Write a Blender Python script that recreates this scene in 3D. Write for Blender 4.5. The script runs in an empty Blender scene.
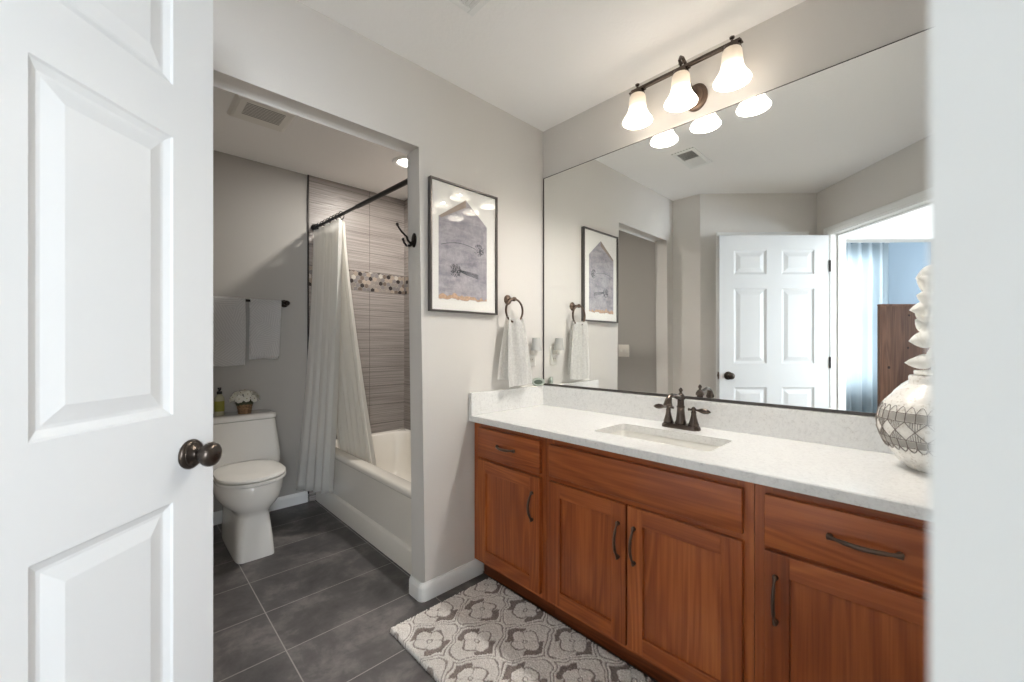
import bpy, bmesh, math, random
from mathutils import Vector, Matrix

random.seed(7)
scene = bpy.context.scene
COL = scene.collection
PI = math.pi
CAM_H = 1.174

# ------------------------------------------------------------------ camera
YAW = math.radians(43.75)
FWD = Vector((math.sin(YAW), math.cos(YAW), 0))
cam_d = bpy.data.cameras.new('camera')
cam = bpy.data.objects.new('camera', cam_d)
COL.objects.link(cam)
cam.location = (0, 0, CAM_H)
cam.rotation_euler = (PI / 2, 0, -YAW)
cam_d.sensor_fit = 'HORIZONTAL'
cam_d.sensor_width = 36.0
cam_d.lens = 411.6 / 1024 * 36.0
cam_d.shift_x = 0.0
cam_d.shift_y = 3.5 / 1024
cam_d.clip_start = 0.02
cam_d.clip_end = 60
cam_d.dof.use_dof = True
cam_d.dof.focus_distance = 2.3
cam_d.dof.aperture_fstop = 3.6
scene.camera = cam

# ------------------------------------------------------------------ view, world, daylight and added fill
scene.view_settings.view_transform = 'Standard'
scene.view_settings.look = 'None'
scene.view_settings.gamma = 1.0
scene.view_settings.use_curve_mapping = False
scene.view_settings.exposure = 1.17
try:
    scene.cycles.use_denoising = True
    scene.cycles.max_bounces = 12
    scene.cycles.diffuse_bounces = 8
    scene.cycles.glossy_bounces = 6
    scene.cycles.transmission_bounces = 8
    scene.cycles.transparent_max_bounces = 12
    scene.cycles.sample_clamp_indirect = 6.0
    scene.cycles.caustics_reflective = True
    scene.cycles.caustics_refractive = False
    scene.cycles.blur_glossy = 0.5
except Exception:
    pass

world = bpy.data.worlds.new('daylight')
scene.world = world
world.use_nodes = True
wn = world.node_tree
bg = wn.nodes['Background']
bg.inputs[0].default_value = (0.62, 0.76, 0.95, 1)
bg.inputs[1].default_value = 1.2

N = Vector((math.sqrt(.5), math.sqrt(.5), 0))      # from the doorway into the bathroom
W = Vector((math.sqrt(.5), -math.sqrt(.5), 0))     # along the doorway wall, to the right
def nw(n, w, z=0.0):
    v = N * n + W * w
    return Vector((v.x, v.y, z))

def area_light(name, loc, aim, sx, sy, power, color):
    l = bpy.data.lights.new(name, 'AREA')
    l.shape = 'RECTANGLE'; l.size = sx; l.size_y = sy
    l.energy = power; l.color = color
    o = bpy.data.objects.new(name, l); COL.objects.link(o)
    o.location = loc
    o.rotation_euler = (Vector(aim) - Vector(loc)).to_track_quat('-Z', 'Y').to_euler()
    return o

HALL_N = -2.6
# added fills at the hall and bedroom side openings; daylight by the bedroom window
area_light('hall_fill', nw(HALL_N - .02, 1.35, 1.45), nw(2.0, -1.1, 1.45), 1.5, 1.5, 72, (0.86, 0.93, 1.0))  # fill added to brighten the alcove, placed at an invented hall window
area_light('bedroom_daylight', nw(-1.30, -2.52, 1.45), nw(-1.30, -1.0, 1.4), .64, 1.55, 6.5, (0.88, 0.95, 1.0))
area_light('bedroom_side_fill', nw(-3.07, -1.75, 1.5), nw(-1.0, -1.9, 1.4), 1.1, 1.5, 13, (0.93, 0.97, 1.0))  # unseen fill added to brighten the bedroom's far wall

# ------------------------------------------------------------------ materials
def new_mat(name):
    m = bpy.data.materials.new(name); m.use_nodes = True
    nt = m.node_tree
    return m, nt, nt.nodes['Principled BSDF']
def node(nt, t, **kw):
    n = nt.nodes.new(t)
    for k, v in kw.items():
        setattr(n, k, v)
    return n
def srgb(r, g, b):
    f = lambda c: (c / 255 / 12.92) if c <= 10.3 else ((c / 255 + .055) / 1.055) ** 2.4
    return (f(r), f(g), f(b), 1)
def coords(nt, scale=(1, 1, 1), loc=(0, 0, 0), rot=(0, 0, 0)):
    tc = node(nt, 'ShaderNodeTexCoord'); mp = node(nt, 'ShaderNodeMapping')
    mp.inputs['Scale'].default_value = scale; mp.inputs['Location'].default_value = loc; mp.inputs['Rotation'].default_value = rot
    nt.links.new(tc.outputs['Object'], mp.inputs['Vector'])
    return mp.outputs['Vector']
def noise(nt, vec, scale, detail=3, rough=.55, dist=0):
    n = node(nt, 'ShaderNodeTexNoise')
    n.inputs['Scale'].default_value = scale; n.inputs['Detail'].default_value = detail
    n.inputs['Roughness'].default_value = rough; n.inputs['Distortion'].default_value = dist
    nt.links.new(vec, n.inputs['Vector'])
    return n.outputs['Fac']
def ramp(nt, fac, stops):
    r = node(nt, 'ShaderNodeValToRGB')
    el = r.color_ramp.elements
    while len(el) < len(stops): el.new(.5)
    for e, (p, c) in zip(el, stops):
        e.position = p; e.color = c
    nt.links.new(fac, r.inputs['Fac'])
    return r.outputs['Color']
def bump(nt, p, height, strength=.2, dist=.01):
    b = node(nt, 'ShaderNodeBump'); b.inputs['Strength'].default_value = strength; b.inputs['Distance'].default_value = dist
    nt.links.new(height, b.inputs['Height']); nt.links.new(b.outputs['Normal'], p.inputs['Normal'])
    return b
def mixc(nt, fac, a, b, blend='MIX'):
    m = node(nt, 'ShaderNodeMix', data_type='RGBA', blend_type=blend)
    for s, v in ((0, fac), (6, a), (7, b)):
        if isinstance(v, (int, float, tuple)): m.inputs[s].default_value = v
        else: nt.links.new(v, m.inputs[s])
    return m.outputs[2]

def plain(name, col, rough=.5, metal=0.0, bump_scale=None, bump_str=.1, vary=0.0, spec=.5, coat=0):
    m, nt, p = new_mat(name)
    p.inputs['Roughness'].default_value = rough; p.inputs['Metallic'].default_value = metal
    p.inputs['Specular IOR Level'].default_value = spec
    p.inputs['Coat Weight'].default_value = coat
    v = coords(nt)
    n = noise(nt, v, bump_scale or 12, 4)
    lo = tuple(c * (1 - vary) for c in col[:3]) + (1,)
    hi = tuple(min(1, c * (1 + vary)) for c in col[:3]) + (1,)
    nt.links.new(ramp(nt, n, [(.3, lo), (.7, hi)]), p.inputs['Base Color'])
    if bump_scale: bump(nt, p, n, bump_str, .004)
    return m

M = {}
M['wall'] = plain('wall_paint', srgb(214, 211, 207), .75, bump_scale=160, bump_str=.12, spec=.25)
M['alcove_wall'] = plain('alcove_shaded_wall', srgb(172, 169, 164), .75, bump_scale=160, bump_str=.12, spec=.25)  # main wall paint darkened: the alcove's dimness is put into the colour
M['hall_wall'] = plain('hall_paint', srgb(222, 221, 218), .7, bump_scale=160, bump_str=.1, spec=.25)
M['blue_wall'] = plain('blue_grey_paint', srgb(158, 174, 186), .7, spec=.25)
M['ceiling'] = plain('ceiling_texture', srgb(245, 244, 243), .9, bump_scale=70, bump_str=.35, spec=.15)
M['trim'] = plain('white_trim_paint', srgb(236, 237, 236), .35)
M['door'] = plain('white_door_paint', srgb(214, 216, 217), .38, bump_scale=220, bump_str=.03)
M['porcelain'] = plain('porcelain', srgb(236, 234, 229), .12, coat=.3)
M['tub'] = plain('tub_acrylic', srgb(238, 233, 224), .18, coat=.2)
M['bronze'] = plain('oil_rubbed_bronze', srgb(100, 83, 72), .36, .6, vary=.25)
M['dark_bronze'] = plain('dark_bronze', srgb(45, 40, 38), .35, .7, vary=.2)
M['knob'] = plain('aged_bronze_knob', srgb(76, 68, 62), .3, .85, vary=.25)
M['channel'] = plain('mirror_channel', srgb(84, 80, 77), .4, .4)
M['pewter'] = plain('antique_pewter_bronze', srgb(92, 82, 76), .26, .9, vary=.3)
M['black_metal'] = plain('black_metal', srgb(32, 30, 30), .35, .4)
M['pipe_dark'] = plain('tile_edge_metal', srgb(50, 46, 44), .4, .6)
M['black_frame'] = plain('frame_metal', srgb(92, 88, 86), .35, .5)
M['mat_board'] = plain('mat_board', srgb(240, 239, 235), .9)
M['plastic_white'] = plain('white_plastic', srgb(232, 230, 225), .35)
M['plastic_almond'] = plain('pale_plastic', srgb(226, 222, 214), .4)
M['slot'] = plain('dark_slot', srgb(70, 66, 62), .7)
M['grey_shade'] = plain('grey_lamp_cloth', srgb(182, 182, 180), .8)
M['clock_body'] = plain('clock_body', srgb(168, 177, 168), .3)
M['clock_face'] = plain('clock_face', srgb(92, 104, 94), .2)
M['vent_grey'] = plain('vent_shadow', srgb(156, 154, 151), .8)
M['carpet'] = plain('beige_carpet', srgb(176, 166, 150), .95, bump_scale=250, bump_str=.5)
M['leaf_white'] = plain('bleached_leaf', srgb(243, 242, 238), .7, vary=.02)
M['stem'] = plain('pale_stem', srgb(200, 194, 180), .7)
M['petal'] = plain('petal', srgb(244, 242, 234), .7, vary=.03)
M['petal_centre'] = plain('petal_centre', srgb(150, 130, 70), .8)
M['green_leaf'] = plain('green_leaf', srgb(62, 66, 40), .6, vary=.3)
M['wicker'] = plain('wicker', srgb(132, 104, 76), .8, bump_scale=90, bump_str=1, vary=.45)
M['black_plastic'] = plain('black_plastic', srgb(26, 26, 26), .3)
M['kraft'] = plain('cabinet_inside', srgb(70, 42, 26), .7)
M['drain'] = plain('drain_metal', srgb(92, 84, 78), .3, .8)

def emit(name, col, s):
    m, nt, p = new_mat(name)
    p.inputs['Base Color'].default_value = col
    p.inputs['Emission Color'].default_value = col; p.inputs['Emission Strength'].default_value = s
    return m
M['lens'] = emit('lamp_lens', (1, .93, .82, 1), 14)

# frosted glass shade, lit from inside by the bulb
m, nt, p = new_mat('frosted_lit_glass'); M['shade'] = m
g = node(nt, 'ShaderNodeTexCoord'); sx = node(nt, 'ShaderNodeSeparateXYZ'); nt.links.new(g.outputs['Object'], sx.inputs[0])
mr = node(nt, 'ShaderNodeMapRange'); mr.inputs[1].default_value = -.150; mr.inputs[2].default_value = -.02
nt.links.new(sx.outputs['Z'], mr.inputs[0])
nt.links.new(ramp(nt, mr.outputs[0], [(0, (1, .96, .89, 1)), (.55, (1, .88, .72, 1)), (1, (1, .80, .58, 1))]), p.inputs['Emission Color'])
rs_ = node(nt, 'ShaderNodeValToRGB'); el = rs_.color_ramp.elements
for k_ in range(2): el.new(.5)
for e_, (q_, g_) in zip(el, ((0, 1), (.34, .36), (.60, .08), (1, .035))): e_.position = q_; e_.color = (g_, g_, g_, 1)
ml_ = node(nt, 'ShaderNodeMath', operation='MULTIPLY'); ml_.inputs[1].default_value = 3.6
nt.links.new(mr.outputs[0], rs_.inputs['Fac']); nt.links.new(rs_.outputs['Color'], ml_.inputs[0]); nt.links.new(ml_.outputs[0], p.inputs['Emission Strength'])

p.inputs['Base Color'].default_value = (.5, .46, .40, 1); p.inputs['Roughness'].default_value = .3
tr = node(nt, 'ShaderNodeBsdfTransparent'); tr.inputs['Color'].default_value = (1, .90, .76, 1)
ms = node(nt, 'ShaderNodeMixShader'); ms.inputs[0].default_value = .06
nt.links.new(p.outputs[0], ms.inputs[1]); nt.links.new(tr.outputs[0], ms.inputs[2]); nt.links.new(ms.outputs[0], nt.nodes['Material Output'].inputs['Surface'])

# clear glass for the picture
m, nt, p = new_mat('picture_glass'); M['glass'] = m
tr = node(nt, 'ShaderNodeBsdfTransparent'); gl = node(nt, 'ShaderNodeBsdfGlossy'); gl.inputs['Roughness'].default_value = .015
fr = node(nt, 'ShaderNodeFresnel'); fr.inputs['IOR'].default_value = 1.5
ge = node(nt, 'ShaderNodeNewGeometry'); iv = node(nt, 'ShaderNodeMath', operation='SUBTRACT'); iv.inputs[0].default_value = 1; nt.links.new(ge.outputs['Backfacing'], iv.inputs[1])
fm = node(nt, 'ShaderNodeMath', operation='MULTIPLY'); nt.links.new(fr.outputs[0], fm.inputs[0]); nt.links.new(iv.outputs[0], fm.inputs[1])
mx = node(nt, 'ShaderNodeMixShader'); nt.links.new(fm.outputs[0], mx.inputs[0]); nt.links.new(tr.outputs[0], mx.inputs[1]); nt.links.new(gl.outputs[0], mx.inputs[2])
nt.links.new(mx.outputs[0], nt.nodes['Material Output'].inputs['Surface'])

m, nt, p = new_mat('bottle_glass'); M['bottle'] = m
p.inputs['Base Color'].default_value = srgb(226, 222, 190); p.inputs['Transmission Weight'].default_value = .5; p.inputs['Roughness'].default_value = .1
M['label_green'] = plain('olive_label', srgb(132, 130, 52), .6, vary=.15)

m, nt, p = new_mat('mirror_silver'); M['mirror'] = m
p.inputs['Base Color'].default_value = (.935, .95, .94, 1); p.inputs['Metallic'].default_value = 1; p.inputs['Roughness'].default_value = 0.0

# floor tile
m, nt, p = new_mat('charcoal_floor_tile'); M['floor'] = m
v = coords(nt, loc=(-.466, -2.047, 0))
br = node(nt, 'ShaderNodeTexBrick'); br.offset = 0; br.squash = 1
br.inputs['Scale'].default_value = 1; br.inputs['Brick Width'].default_value = .6; br.inputs['Row Height'].default_value = .308
br.inputs['Mortar Size'].default_value = .0022; br.inputs['Mortar Smooth'].default_value = .1; br.inputs['Bias'].default_value = 0
br.inputs['Color1'].default_value = (.35, .35, .35, 1); br.inputs['Color2'].default_value = (.65, .65, .65, 1)
nt.links.new(v, br.inputs['Vector'])
n1 = noise(nt, coords(nt), 4.6, 8, .68, .25); n2 = noise(nt, coords(nt), 60, 3)
tile = ramp(nt, n1, [(.3, srgb(62, 60, 60)), (.5, srgb(86, 83, 83)), (.68, srgb(124, 119, 117))])
tile = mixc(nt, .28, tile, br.outputs['Color'], 'OVERLAY')
tile = mixc(nt, .12, tile, n2, 'OVERLAY')
nt.links.new(mixc(nt, br.outputs['Fac'], tile, srgb(150, 147, 143)), p.inputs['Base Color'])
p.inputs['Roughness'].default_value = .48
bump(nt, p, br.outputs['Fac'], -.3, .002)

def wave_tile(name, axis):
    m, nt, p = new_mat(name)
    tc = node(nt, 'ShaderNodeTexCoord'); s = node(nt, 'ShaderNodeSeparateXYZ'); nt.links.new(tc.outputs['Object'], s.inputs[0])
    c = node(nt, 'ShaderNodeCombineXYZ'); nt.links.new(s.outputs[axis], c.inputs[0]); nt.links.new(s.outputs['Z'], c.inputs[1])
    mp = node(nt, 'ShaderNodeMapping'); mp.inputs['Location'].default_value = (-1.502 + 6.1 if axis == 'X' else .0, -1.613 + 15.7, 0)
    nt.links.new(c.outputs[0], mp.inputs[0])
    br = node(nt, 'ShaderNodeTexBrick'); br.offset = 0
    br.inputs['Scale'].default_value = 1; br.inputs['Brick Width'].default_value = .61; br.inputs['Row Height'].default_value = .157
    br.inputs['Mortar Size'].default_value = .0018; br.inputs['Color1'].default_value = (.42, .42, .42, 1); br.inputs['Color2'].default_value = (.58, .58, .58, 1)
    nt.links.new(mp.outputs[0], br.inputs['Vector'])
    m2 = node(nt, 'ShaderNodeMapping'); m2.inputs['Scale'].default_value = (1.8, 150, 1); nt.links.new(c.outputs[0], m2.inputs[0])
    wv = noise(nt, m2.outputs[0], 1.0, 1.5, .4, .6)
    col = ramp(nt, wv, [(.34, srgb(128, 120, 116)), (.6, srgb(158, 151, 146))])
    col = mixc(nt, .15, col, br.outputs['Color'], 'OVERLAY')
    nt.links.new(mixc(nt, br.outputs['Fac'], col, srgb(88, 82, 78)), p.inputs['Base Color'])
    p.inputs['Roughness'].default_value = .35
    bump(nt, p, wv, .5, .004)
    return m
M['tile_x'] = wave_tile('wavy_wall_tile', 'X'); M['tile_y'] = wave_tile('wavy_wall_tile_side', 'Y')
M['grout'] = plain('mosaic_grout', srgb(160, 152, 143), .8)
for i, c in enumerate([(60, 55, 54), (138, 130, 124), (156, 143, 131), (110, 98, 90), (184, 177, 168), (126, 121, 120)]):
    M['hex%d' % i] = plain('mosaic_chip_%d' % i, srgb(*c), .25, vary=.12)

def wood(name, grain, c0, c1, c2, rough=.33):
    m, nt, p = new_mat(name)
    sc = {'X': (1.2, 14, 14), 'Y': (14, 1.2, 14), 'Z': (14, 14, 1.2)}[grain]
    oi = node(nt, 'ShaderNodeObjectInfo')
    tc = node(nt, 'ShaderNodeTexCoord')
    ad = node(nt, 'ShaderNodeVectorMath', operation='ADD'); nt.links.new(tc.outputs['Object'], ad.inputs[0])
    mu = node(nt, 'ShaderNodeMath', operation='MULTIPLY'); mu.inputs[1].default_value = 7.3; nt.links.new(oi.outputs['Random'], mu.inputs[0])
    nt.links.new(mu.outputs[0], ad.inputs[1])
    mp = node(nt, 'ShaderNodeMapping'); mp.inputs['Scale'].default_value = sc; nt.links.new(ad.outputs[0], mp.inputs[0])
    big = noise(nt, mp.outputs[0], .55, 2, .5, .6)
    ml = node(nt, 'ShaderNodeMath', operation='MULTIPLY'); ml.inputs[1].default_value = 62; nt.links.new(big, ml.inputs[0])
    sn = node(nt, 'ShaderNodeMath', operation='SINE'); nt.links.new(ml.outputs[0], sn.inputs[0])
    fr = node(nt, 'ShaderNodeMapRange'); fr.inputs[1].default_value = -1; nt.links.new(sn.outputs[0], fr.inputs[0])
    m3 = node(nt, 'ShaderNodeMapping'); m3.inputs['Scale'].default_value = tuple(s * (9 if s > 5 else 2.2) for s in sc); nt.links.new(ad.outputs[0], m3.inputs[0])
    fine = noise(nt, m3.outputs[0], 1, 3, .6)
    broad = noise(nt, mp.outputs[0], .22, 2)
    col = ramp(nt, broad, [(.3, c0), (.52, c1), (.75, c2)])
    col = mixc(nt, .22, col, fr.outputs[0], 'SOFT_LIGHT')
    col = mixc(nt, .62, col, fine, 'SOFT_LIGHT')
    nt.links.new(col, p.inputs['Base Color'])
    p.inputs['Roughness'].default_value = rough; p.inputs['Coat Weight'].default_value = .15
    p.inputs['Coat Roughness'].default_value = .25
    bump(nt, p, fine, .06, .002)
    return m
CH = (srgb(136, 67, 28), srgb(158, 82, 37), srgb(180, 101, 50))
M['cherry_v'] = wood('cherry_vertical_grain', 'Z', *CH)
M['cherry_h'] = wood('cherry_horizontal_grain', 'Y', *CH)
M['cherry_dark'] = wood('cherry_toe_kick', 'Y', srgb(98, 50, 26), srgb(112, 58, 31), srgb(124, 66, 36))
PN = (srgb(112, 76, 56), srgb(130, 90, 67), srgb(144, 101, 77))
M['pine'] = wood('stained_pine', 'Z', *PN, rough=.5)
M['knot'] = plain('pine_knot', srgb(58, 30, 18), .6)

# quartz
m, nt, p = new_mat('speckled_quartz'); M['quartz'] = m
v = coords(nt)
a = ramp(nt, noise(nt, v, 95, 3, .7), [(.30, srgb(222, 221, 219)), (.43, srgb(237, 237, 236)), (.7, srgb(242, 242, 241))])
b = ramp(nt, noise(nt, v, 260, 2, .6), [(.26, srgb(176, 175, 174)), (.34, srgb(244, 244, 243))])
cc = ramp(nt, noise(nt, v, 9, 5, .7, 2), [(.47, (1, 1, 1, 1)), (.5, (.93, .93, .935, 1)), (.53, (1, 1, 1, 1))])
nt.links.new(mixc(nt, 1, mixc(nt, .35, a, b, 'MULTIPLY'), cc, 'MULTIPLY'), p.inputs['Base Color'])
p.inputs['Roughness'].default_value = .18

def cloth(name, col, kind='weave', scale=1.0, strength=.5, translucent=0.0):
    m, nt, p = new_mat(name)
    p.inputs['Roughness'].default_value = .9; p.inputs['Specular IOR Level'].default_value = .15
    p.inputs['Sheen Weight'].default_value = .2
    v = coords(nt, scale=(scale,) * 3)
    if kind == 'ribs':           # carved towel: patches of ribs in changing directions
        vo = node(nt, 'ShaderNodeTexVoronoi'); vo.inputs['Scale'].default_value = 9; nt.links.new(v, vo.inputs['Vector'])
        sp = node(nt, 'ShaderNodeSeparateColor'); nt.links.new(vo.outputs['Color'], sp.inputs[0])
        vr = node(nt, 'ShaderNodeVectorRotate', rotation_type='Y_AXIS'); nt.links.new(v, vr.inputs['Vector'])
        am = node(nt, 'ShaderNodeMath', operation='MULTIPLY'); am.inputs[1].default_value = 3.14; nt.links.new(sp.outputs[0], am.inputs[0]); nt.links.new(am.outputs[0], vr.inputs['Angle'])
        wv = node(nt, 'ShaderNodeTexWave'); wv.inputs['Scale'].default_value = 23; wv.inputs['Distortion'].default_value = 1.2; wv.inputs['Detail'].default_value = 1
        nt.links.new(vr.outputs[0], wv.inputs['Vector']); h = wv.outputs['Fac']
    elif kind == 'bobble':
        vo = node(nt, 'ShaderNodeTexVoronoi'); vo.inputs['Scale'].default_value = 90; nt.links.new(v, vo.inputs['Vector']); h = vo.outputs['Distance']
    else:
        h = noise(nt, v, 380, 2)
    lo = tuple(c * (.88 if kind != 'weave' else .95) for c in col[:3]) + (1,)
    nt.links.new(ramp(nt, h, [(.15, col if kind == 'bobble' else lo), (.75, lo if kind == 'bobble' else col)]), p.inputs['Base Color'])
    bump(nt, p, h, -strength if kind == 'bobble' else strength, {'bobble': .003, 'ribs': .0012}.get(kind, .002))
    if translucent:
        tl = node(nt, 'ShaderNodeBsdfTranslucent'); tl.inputs['Color'].default_value = col
        ms = node(nt, 'ShaderNodeMixShader'); ms.inputs[0].default_value = translucent
        nt.links.new(p.outputs[0], ms.inputs[1]); nt.links.new(tl.outputs[0], ms.inputs[2])
        nt.links.new(ms.outputs[0], nt.nodes['Material Output'].inputs['Surface'])
    return m
M['towel_grey'] = cloth('carved_grey_towel', srgb(232, 231, 230), 'ribs', 1, .7)
M['towel_white'] = cloth('bobble_white_towel', srgb(247, 246, 244), 'bobble', 1, .9)
M['curtain'] = cloth('white_curtain_cloth', srgb(236, 235, 232), 'weave', 1, .2, .25)
M['liner'] = cloth('cream_liner', srgb(240, 238, 233), 'weave', 1, .1, .4)
M['drape'] = cloth('pale_blue_drape', srgb(222, 228, 230), 'weave', 1, .2, .4)

m, nt, p = new_mat('shag_pile'); M['rug'] = m
at = node(nt, 'ShaderNodeAttribute'); at.attribute_name = 'weave'
n1 = noise(nt, coords(nt), 190, 2)
taupe = ramp(nt, n1, [(.3, srgb(120, 109, 104)), (.7, srgb(164, 153, 147))])
cream = ramp(nt, n1, [(.3, srgb(216, 210, 204)), (.65, srgb(250, 247, 243))])
nt.links.new(mixc(nt, at.outputs['Fac'], cream, taupe), p.inputs['Base Color'])
p.inputs['Roughness'].default_value = .95; p.inputs['Specular IOR Level'].default_value = .1
bump(nt, p, n1, .35, .004)

# printed picture paper
m, nt, p = new_mat('art_paper'); M['art'] = m
v = coords(nt, scale=(1, 1, 1)); v2 = coords(nt, scale=(2, 2, 9))
c1 = ramp(nt, noise(nt, v2, 3, 5, .6, .6), [(.3, srgb(138, 132, 142)), (.5, srgb(164, 159, 167)), (.7, srgb(190, 184, 190))])
c2 = ramp(nt, noise(nt, v, 30, 4, .7), [(.4, srgb(138, 142, 148)), (.6, srgb(198, 194, 200))])
nt.links.new(mixc(nt, .35, c1, c2), p.inputs['Base Color']); p.inputs['Roughness'].default_value = .9
M['art_dark'] = plain('ink_dark', srgb(78, 82, 88), .9, bump_scale=60, vary=.3)
M['art_brown'] = plain('paper_roof', srgb(158, 144, 134), .9, vary=.1)
M['art_orange'] = plain('paper_torn_edge', srgb(196, 164, 138), .9, bump_scale=80, vary=.25)

# pottery: white glaze with a sgraffito band
m, nt, p = new_mat('speckled_glaze'); M['pot'] = m
n1 = noise(nt, coords(nt), 120, 3)
nt.links.new(ramp(nt, n1, [(.3, srgb(200, 192, 180)), (.45, srgb(236, 233, 227))]), p.inputs['Base Color'])
p.inputs['Roughness'].default_value = .22
bump(nt, p, noise(nt, coords(nt, scale=(1, 1, 5)), 14, 3), .25, .01)
M['pot_line'] = plain('umber_line', srgb(122, 112, 105), .5)
M['pot_band'] = plain('stone_grey_glaze', srgb(208, 204, 198), .5, vary=.1)

# ------------------------------------------------------------------ geometry helpers
ROOTM = {}
def root_of(o):
    while o.parent: o = o.parent
    return o
def obj(name, bm, mats, parent=None, smooth=False, angle=40):
    if parent is not None:
        Mi = ROOTM.get(root_of(parent).name)
        if Mi is not None: bmesh.ops.transform(bm, matrix=Mi, verts=bm.verts)
    bmesh.ops.recalc_face_normals(bm, faces=bm.faces)
    me = bpy.data.meshes.new(name)
    if smooth:
        for f in bm.faces: f.smooth = True
        lim = math.radians(angle)
        for e in bm.edges:
            if len(e.link_faces) == 2 and e.calc_face_angle(0) > lim: e.smooth = False
    bm.to_mesh(me); bm.free()
    for mt in (mats if isinstance(mats, (list, tuple)) else [mats]): me.materials.append(mt)
    o = bpy.data.objects.new(name, me); COL.objects.link(o)
    if parent is not None: o.parent = parent
    return o
def thing(name, label, cat, loc=(0, 0, 0), group=None, rotz=0):
    o = bpy.data.objects.new(name, None); COL.objects.link(o)
    o.empty_display_size = .05
    o.location = loc; o.rotation_euler = (0, 0, rotz)
    ROOTM[o.name] = (Matrix.Translation(Vector(loc)) @ Matrix.Rotation(rotz, 4, 'Z')).inverted()
    return tag(o, label, cat, group)
def tag(o, label, cat, group=None):
    o['label'] = label; o['category'] = cat
    if group: o['group'] = group
    return o
def struct(name, bm, mats, label=None, cat=None, **kw):
    o = obj(name, bm, mats, **kw); o['kind'] = 'structure'
    if label: tag(o, label, cat)
    return o
def copy_tree(o, parent=None):
    c = o.copy(); COL.objects.link(c)
    if parent is not None: c.parent = parent
    for ch in list(o.children): copy_tree(ch, c)
    return c
def B(): return bmesh.new()
def box(bm, x0, x1, y0, y1, z0, z1, bev=0, seg=2, mi=0):
    r = bmesh.ops.create_cube(bm, size=1)
    vs = r['verts']
    for v in vs:
        v.co = ((x0 + x1) / 2 + v.co.x * (x1 - x0), (y0 + y1) / 2 + v.co.y * (y1 - y0), (z0 + z1) / 2 + v.co.z * (z1 - z0))
    fs = list({f for v in vs for f in v.link_faces})
    for f in fs: f.material_index = mi
    if bev:
        es = list({e for v in vs for e in v.link_edges})
        bmesh.ops.bevel(bm, geom=es, offset=bev, segments=seg, affect='EDGES', profile=.5)
    return vs
def obox(bm, org, ax, ay, s0, s1, t0, t1, z0, z1, bev=0):
    """a box in the frame org + s*ax + t*ay"""
    n0 = len(bm.verts)
    vs = box(bm, s0, s1, t0, t1, z0, z1, bev)
    bm.verts.ensure_lookup_table()
    for v in bm.verts[n0:] if n0 < len(bm.verts) else vs:
        p = org + ax * v.co.x + ay * v.co.y; v.co = (p.x, p.y, v.co.z)
def prism(bm, poly, z0, z1, mi=0):
    a = [bm.verts.new((x, y, z0)) for x, y in poly]; b = [bm.verts.new((x, y, z1)) for x, y in poly]
    n = len(poly); fs = []
    fs.append(bm.faces.new(a[::-1])); fs.append(bm.faces.new(b))
    for i in range(n): fs.append(bm.faces.new((a[i], a[(i + 1) % n], b[(i + 1) % n], b[i])))
    for f in fs: f.material_index = mi
    return a, b
def extrude_poly(bm, pts, vec, mi=0):
    """pts: list of 3D points (planar polygon), extruded by vec"""
    vec = Vector(vec)
    a = [bm.verts.new(p) for p in pts]; b = [bm.verts.new(Vector(p) + vec) for p in pts]
    n = len(pts); fs = [bm.faces.new(a[::-1]), bm.faces.new(b)]
    for i in range(n): fs.append(bm.faces.new((a[i], a[(i + 1) % n], b[(i + 1) % n], b[i])))
    for f in fs: f.material_index = mi
    return a, b
def frame_of(d):
    d = Vector(d).normalized()
    u = d.orthogonal().normalized() if abs(d.z) > .9 else Vector((0, 0, 1)).cross(d).normalized()
    return u, d.cross(u).normalized(), d
def tube(bm, pts, r, seg=12, caps=True, flat=1.0, mi=0, closed=False):
    pts = [Vector(p) for p in pts]; n = len(pts)
    rs = r if isinstance(r, (list, tuple)) else [r] * n
    rings = []; u = None
    for i, p in enumerate(pts):
        if closed: d = pts[(i + 1) % n] - pts[i - 1]
        else: d = pts[min(i + 1, n - 1)] - pts[max(i - 1, 0)]
        d.normalize()
        if u is None: u, w, _ = frame_of(d)
        else:
            u = (u - d * u.dot(d)); u = u.normalized() if u.length > 1e-6 else frame_of(d)[0]
        w = d.cross(u).normalized()
        rings.append([bm.verts.new(p + (u * math.cos(2 * PI * k / seg) + w * flat * math.sin(2 * PI * k / seg)) * rs[i]) for k in range(seg)])
    fs = []
    for i in range(n if closed else n - 1):
        A, C = rings[i], rings[(i + 1) % n]
        for k in range(seg):
            fs.append(bm.faces.new((A[k], A[(k + 1) % seg], C[(k + 1) % seg], C[k])))
    if caps and not closed:
        fs.append(bm.faces.new(rings[0][::-1])); fs.append(bm.faces.new(rings[-1]))
    for f in fs: f.material_index = mi
    return rings
def lathe(bm, prof, org, axis=(0, 0, 1), seg=32, cap0=True, cap1=True, mi=0):
    u, w, d = frame_of(axis); org = Vector(org)
    rings = []
    for r, h in prof:
        rings.append([bm.verts.new(org + d * h + (u * math.cos(2 * PI * k / seg) + w * math.sin(2 * PI * k / seg)) * max(r, 1e-4)) for k in range(seg)])
    fs = []
    for A, C in zip(rings, rings[1:]):
        for k in range(seg): fs.append(bm.faces.new((A[k], A[(k + 1) % seg], C[(k + 1) % seg], C[k])))
    if cap0: fs.append(bm.faces.new(rings[0][::-1]))
    if cap1: fs.append(bm.faces.new(rings[-1]))
    for f in fs: f.material_index = mi
    return rings
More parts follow.
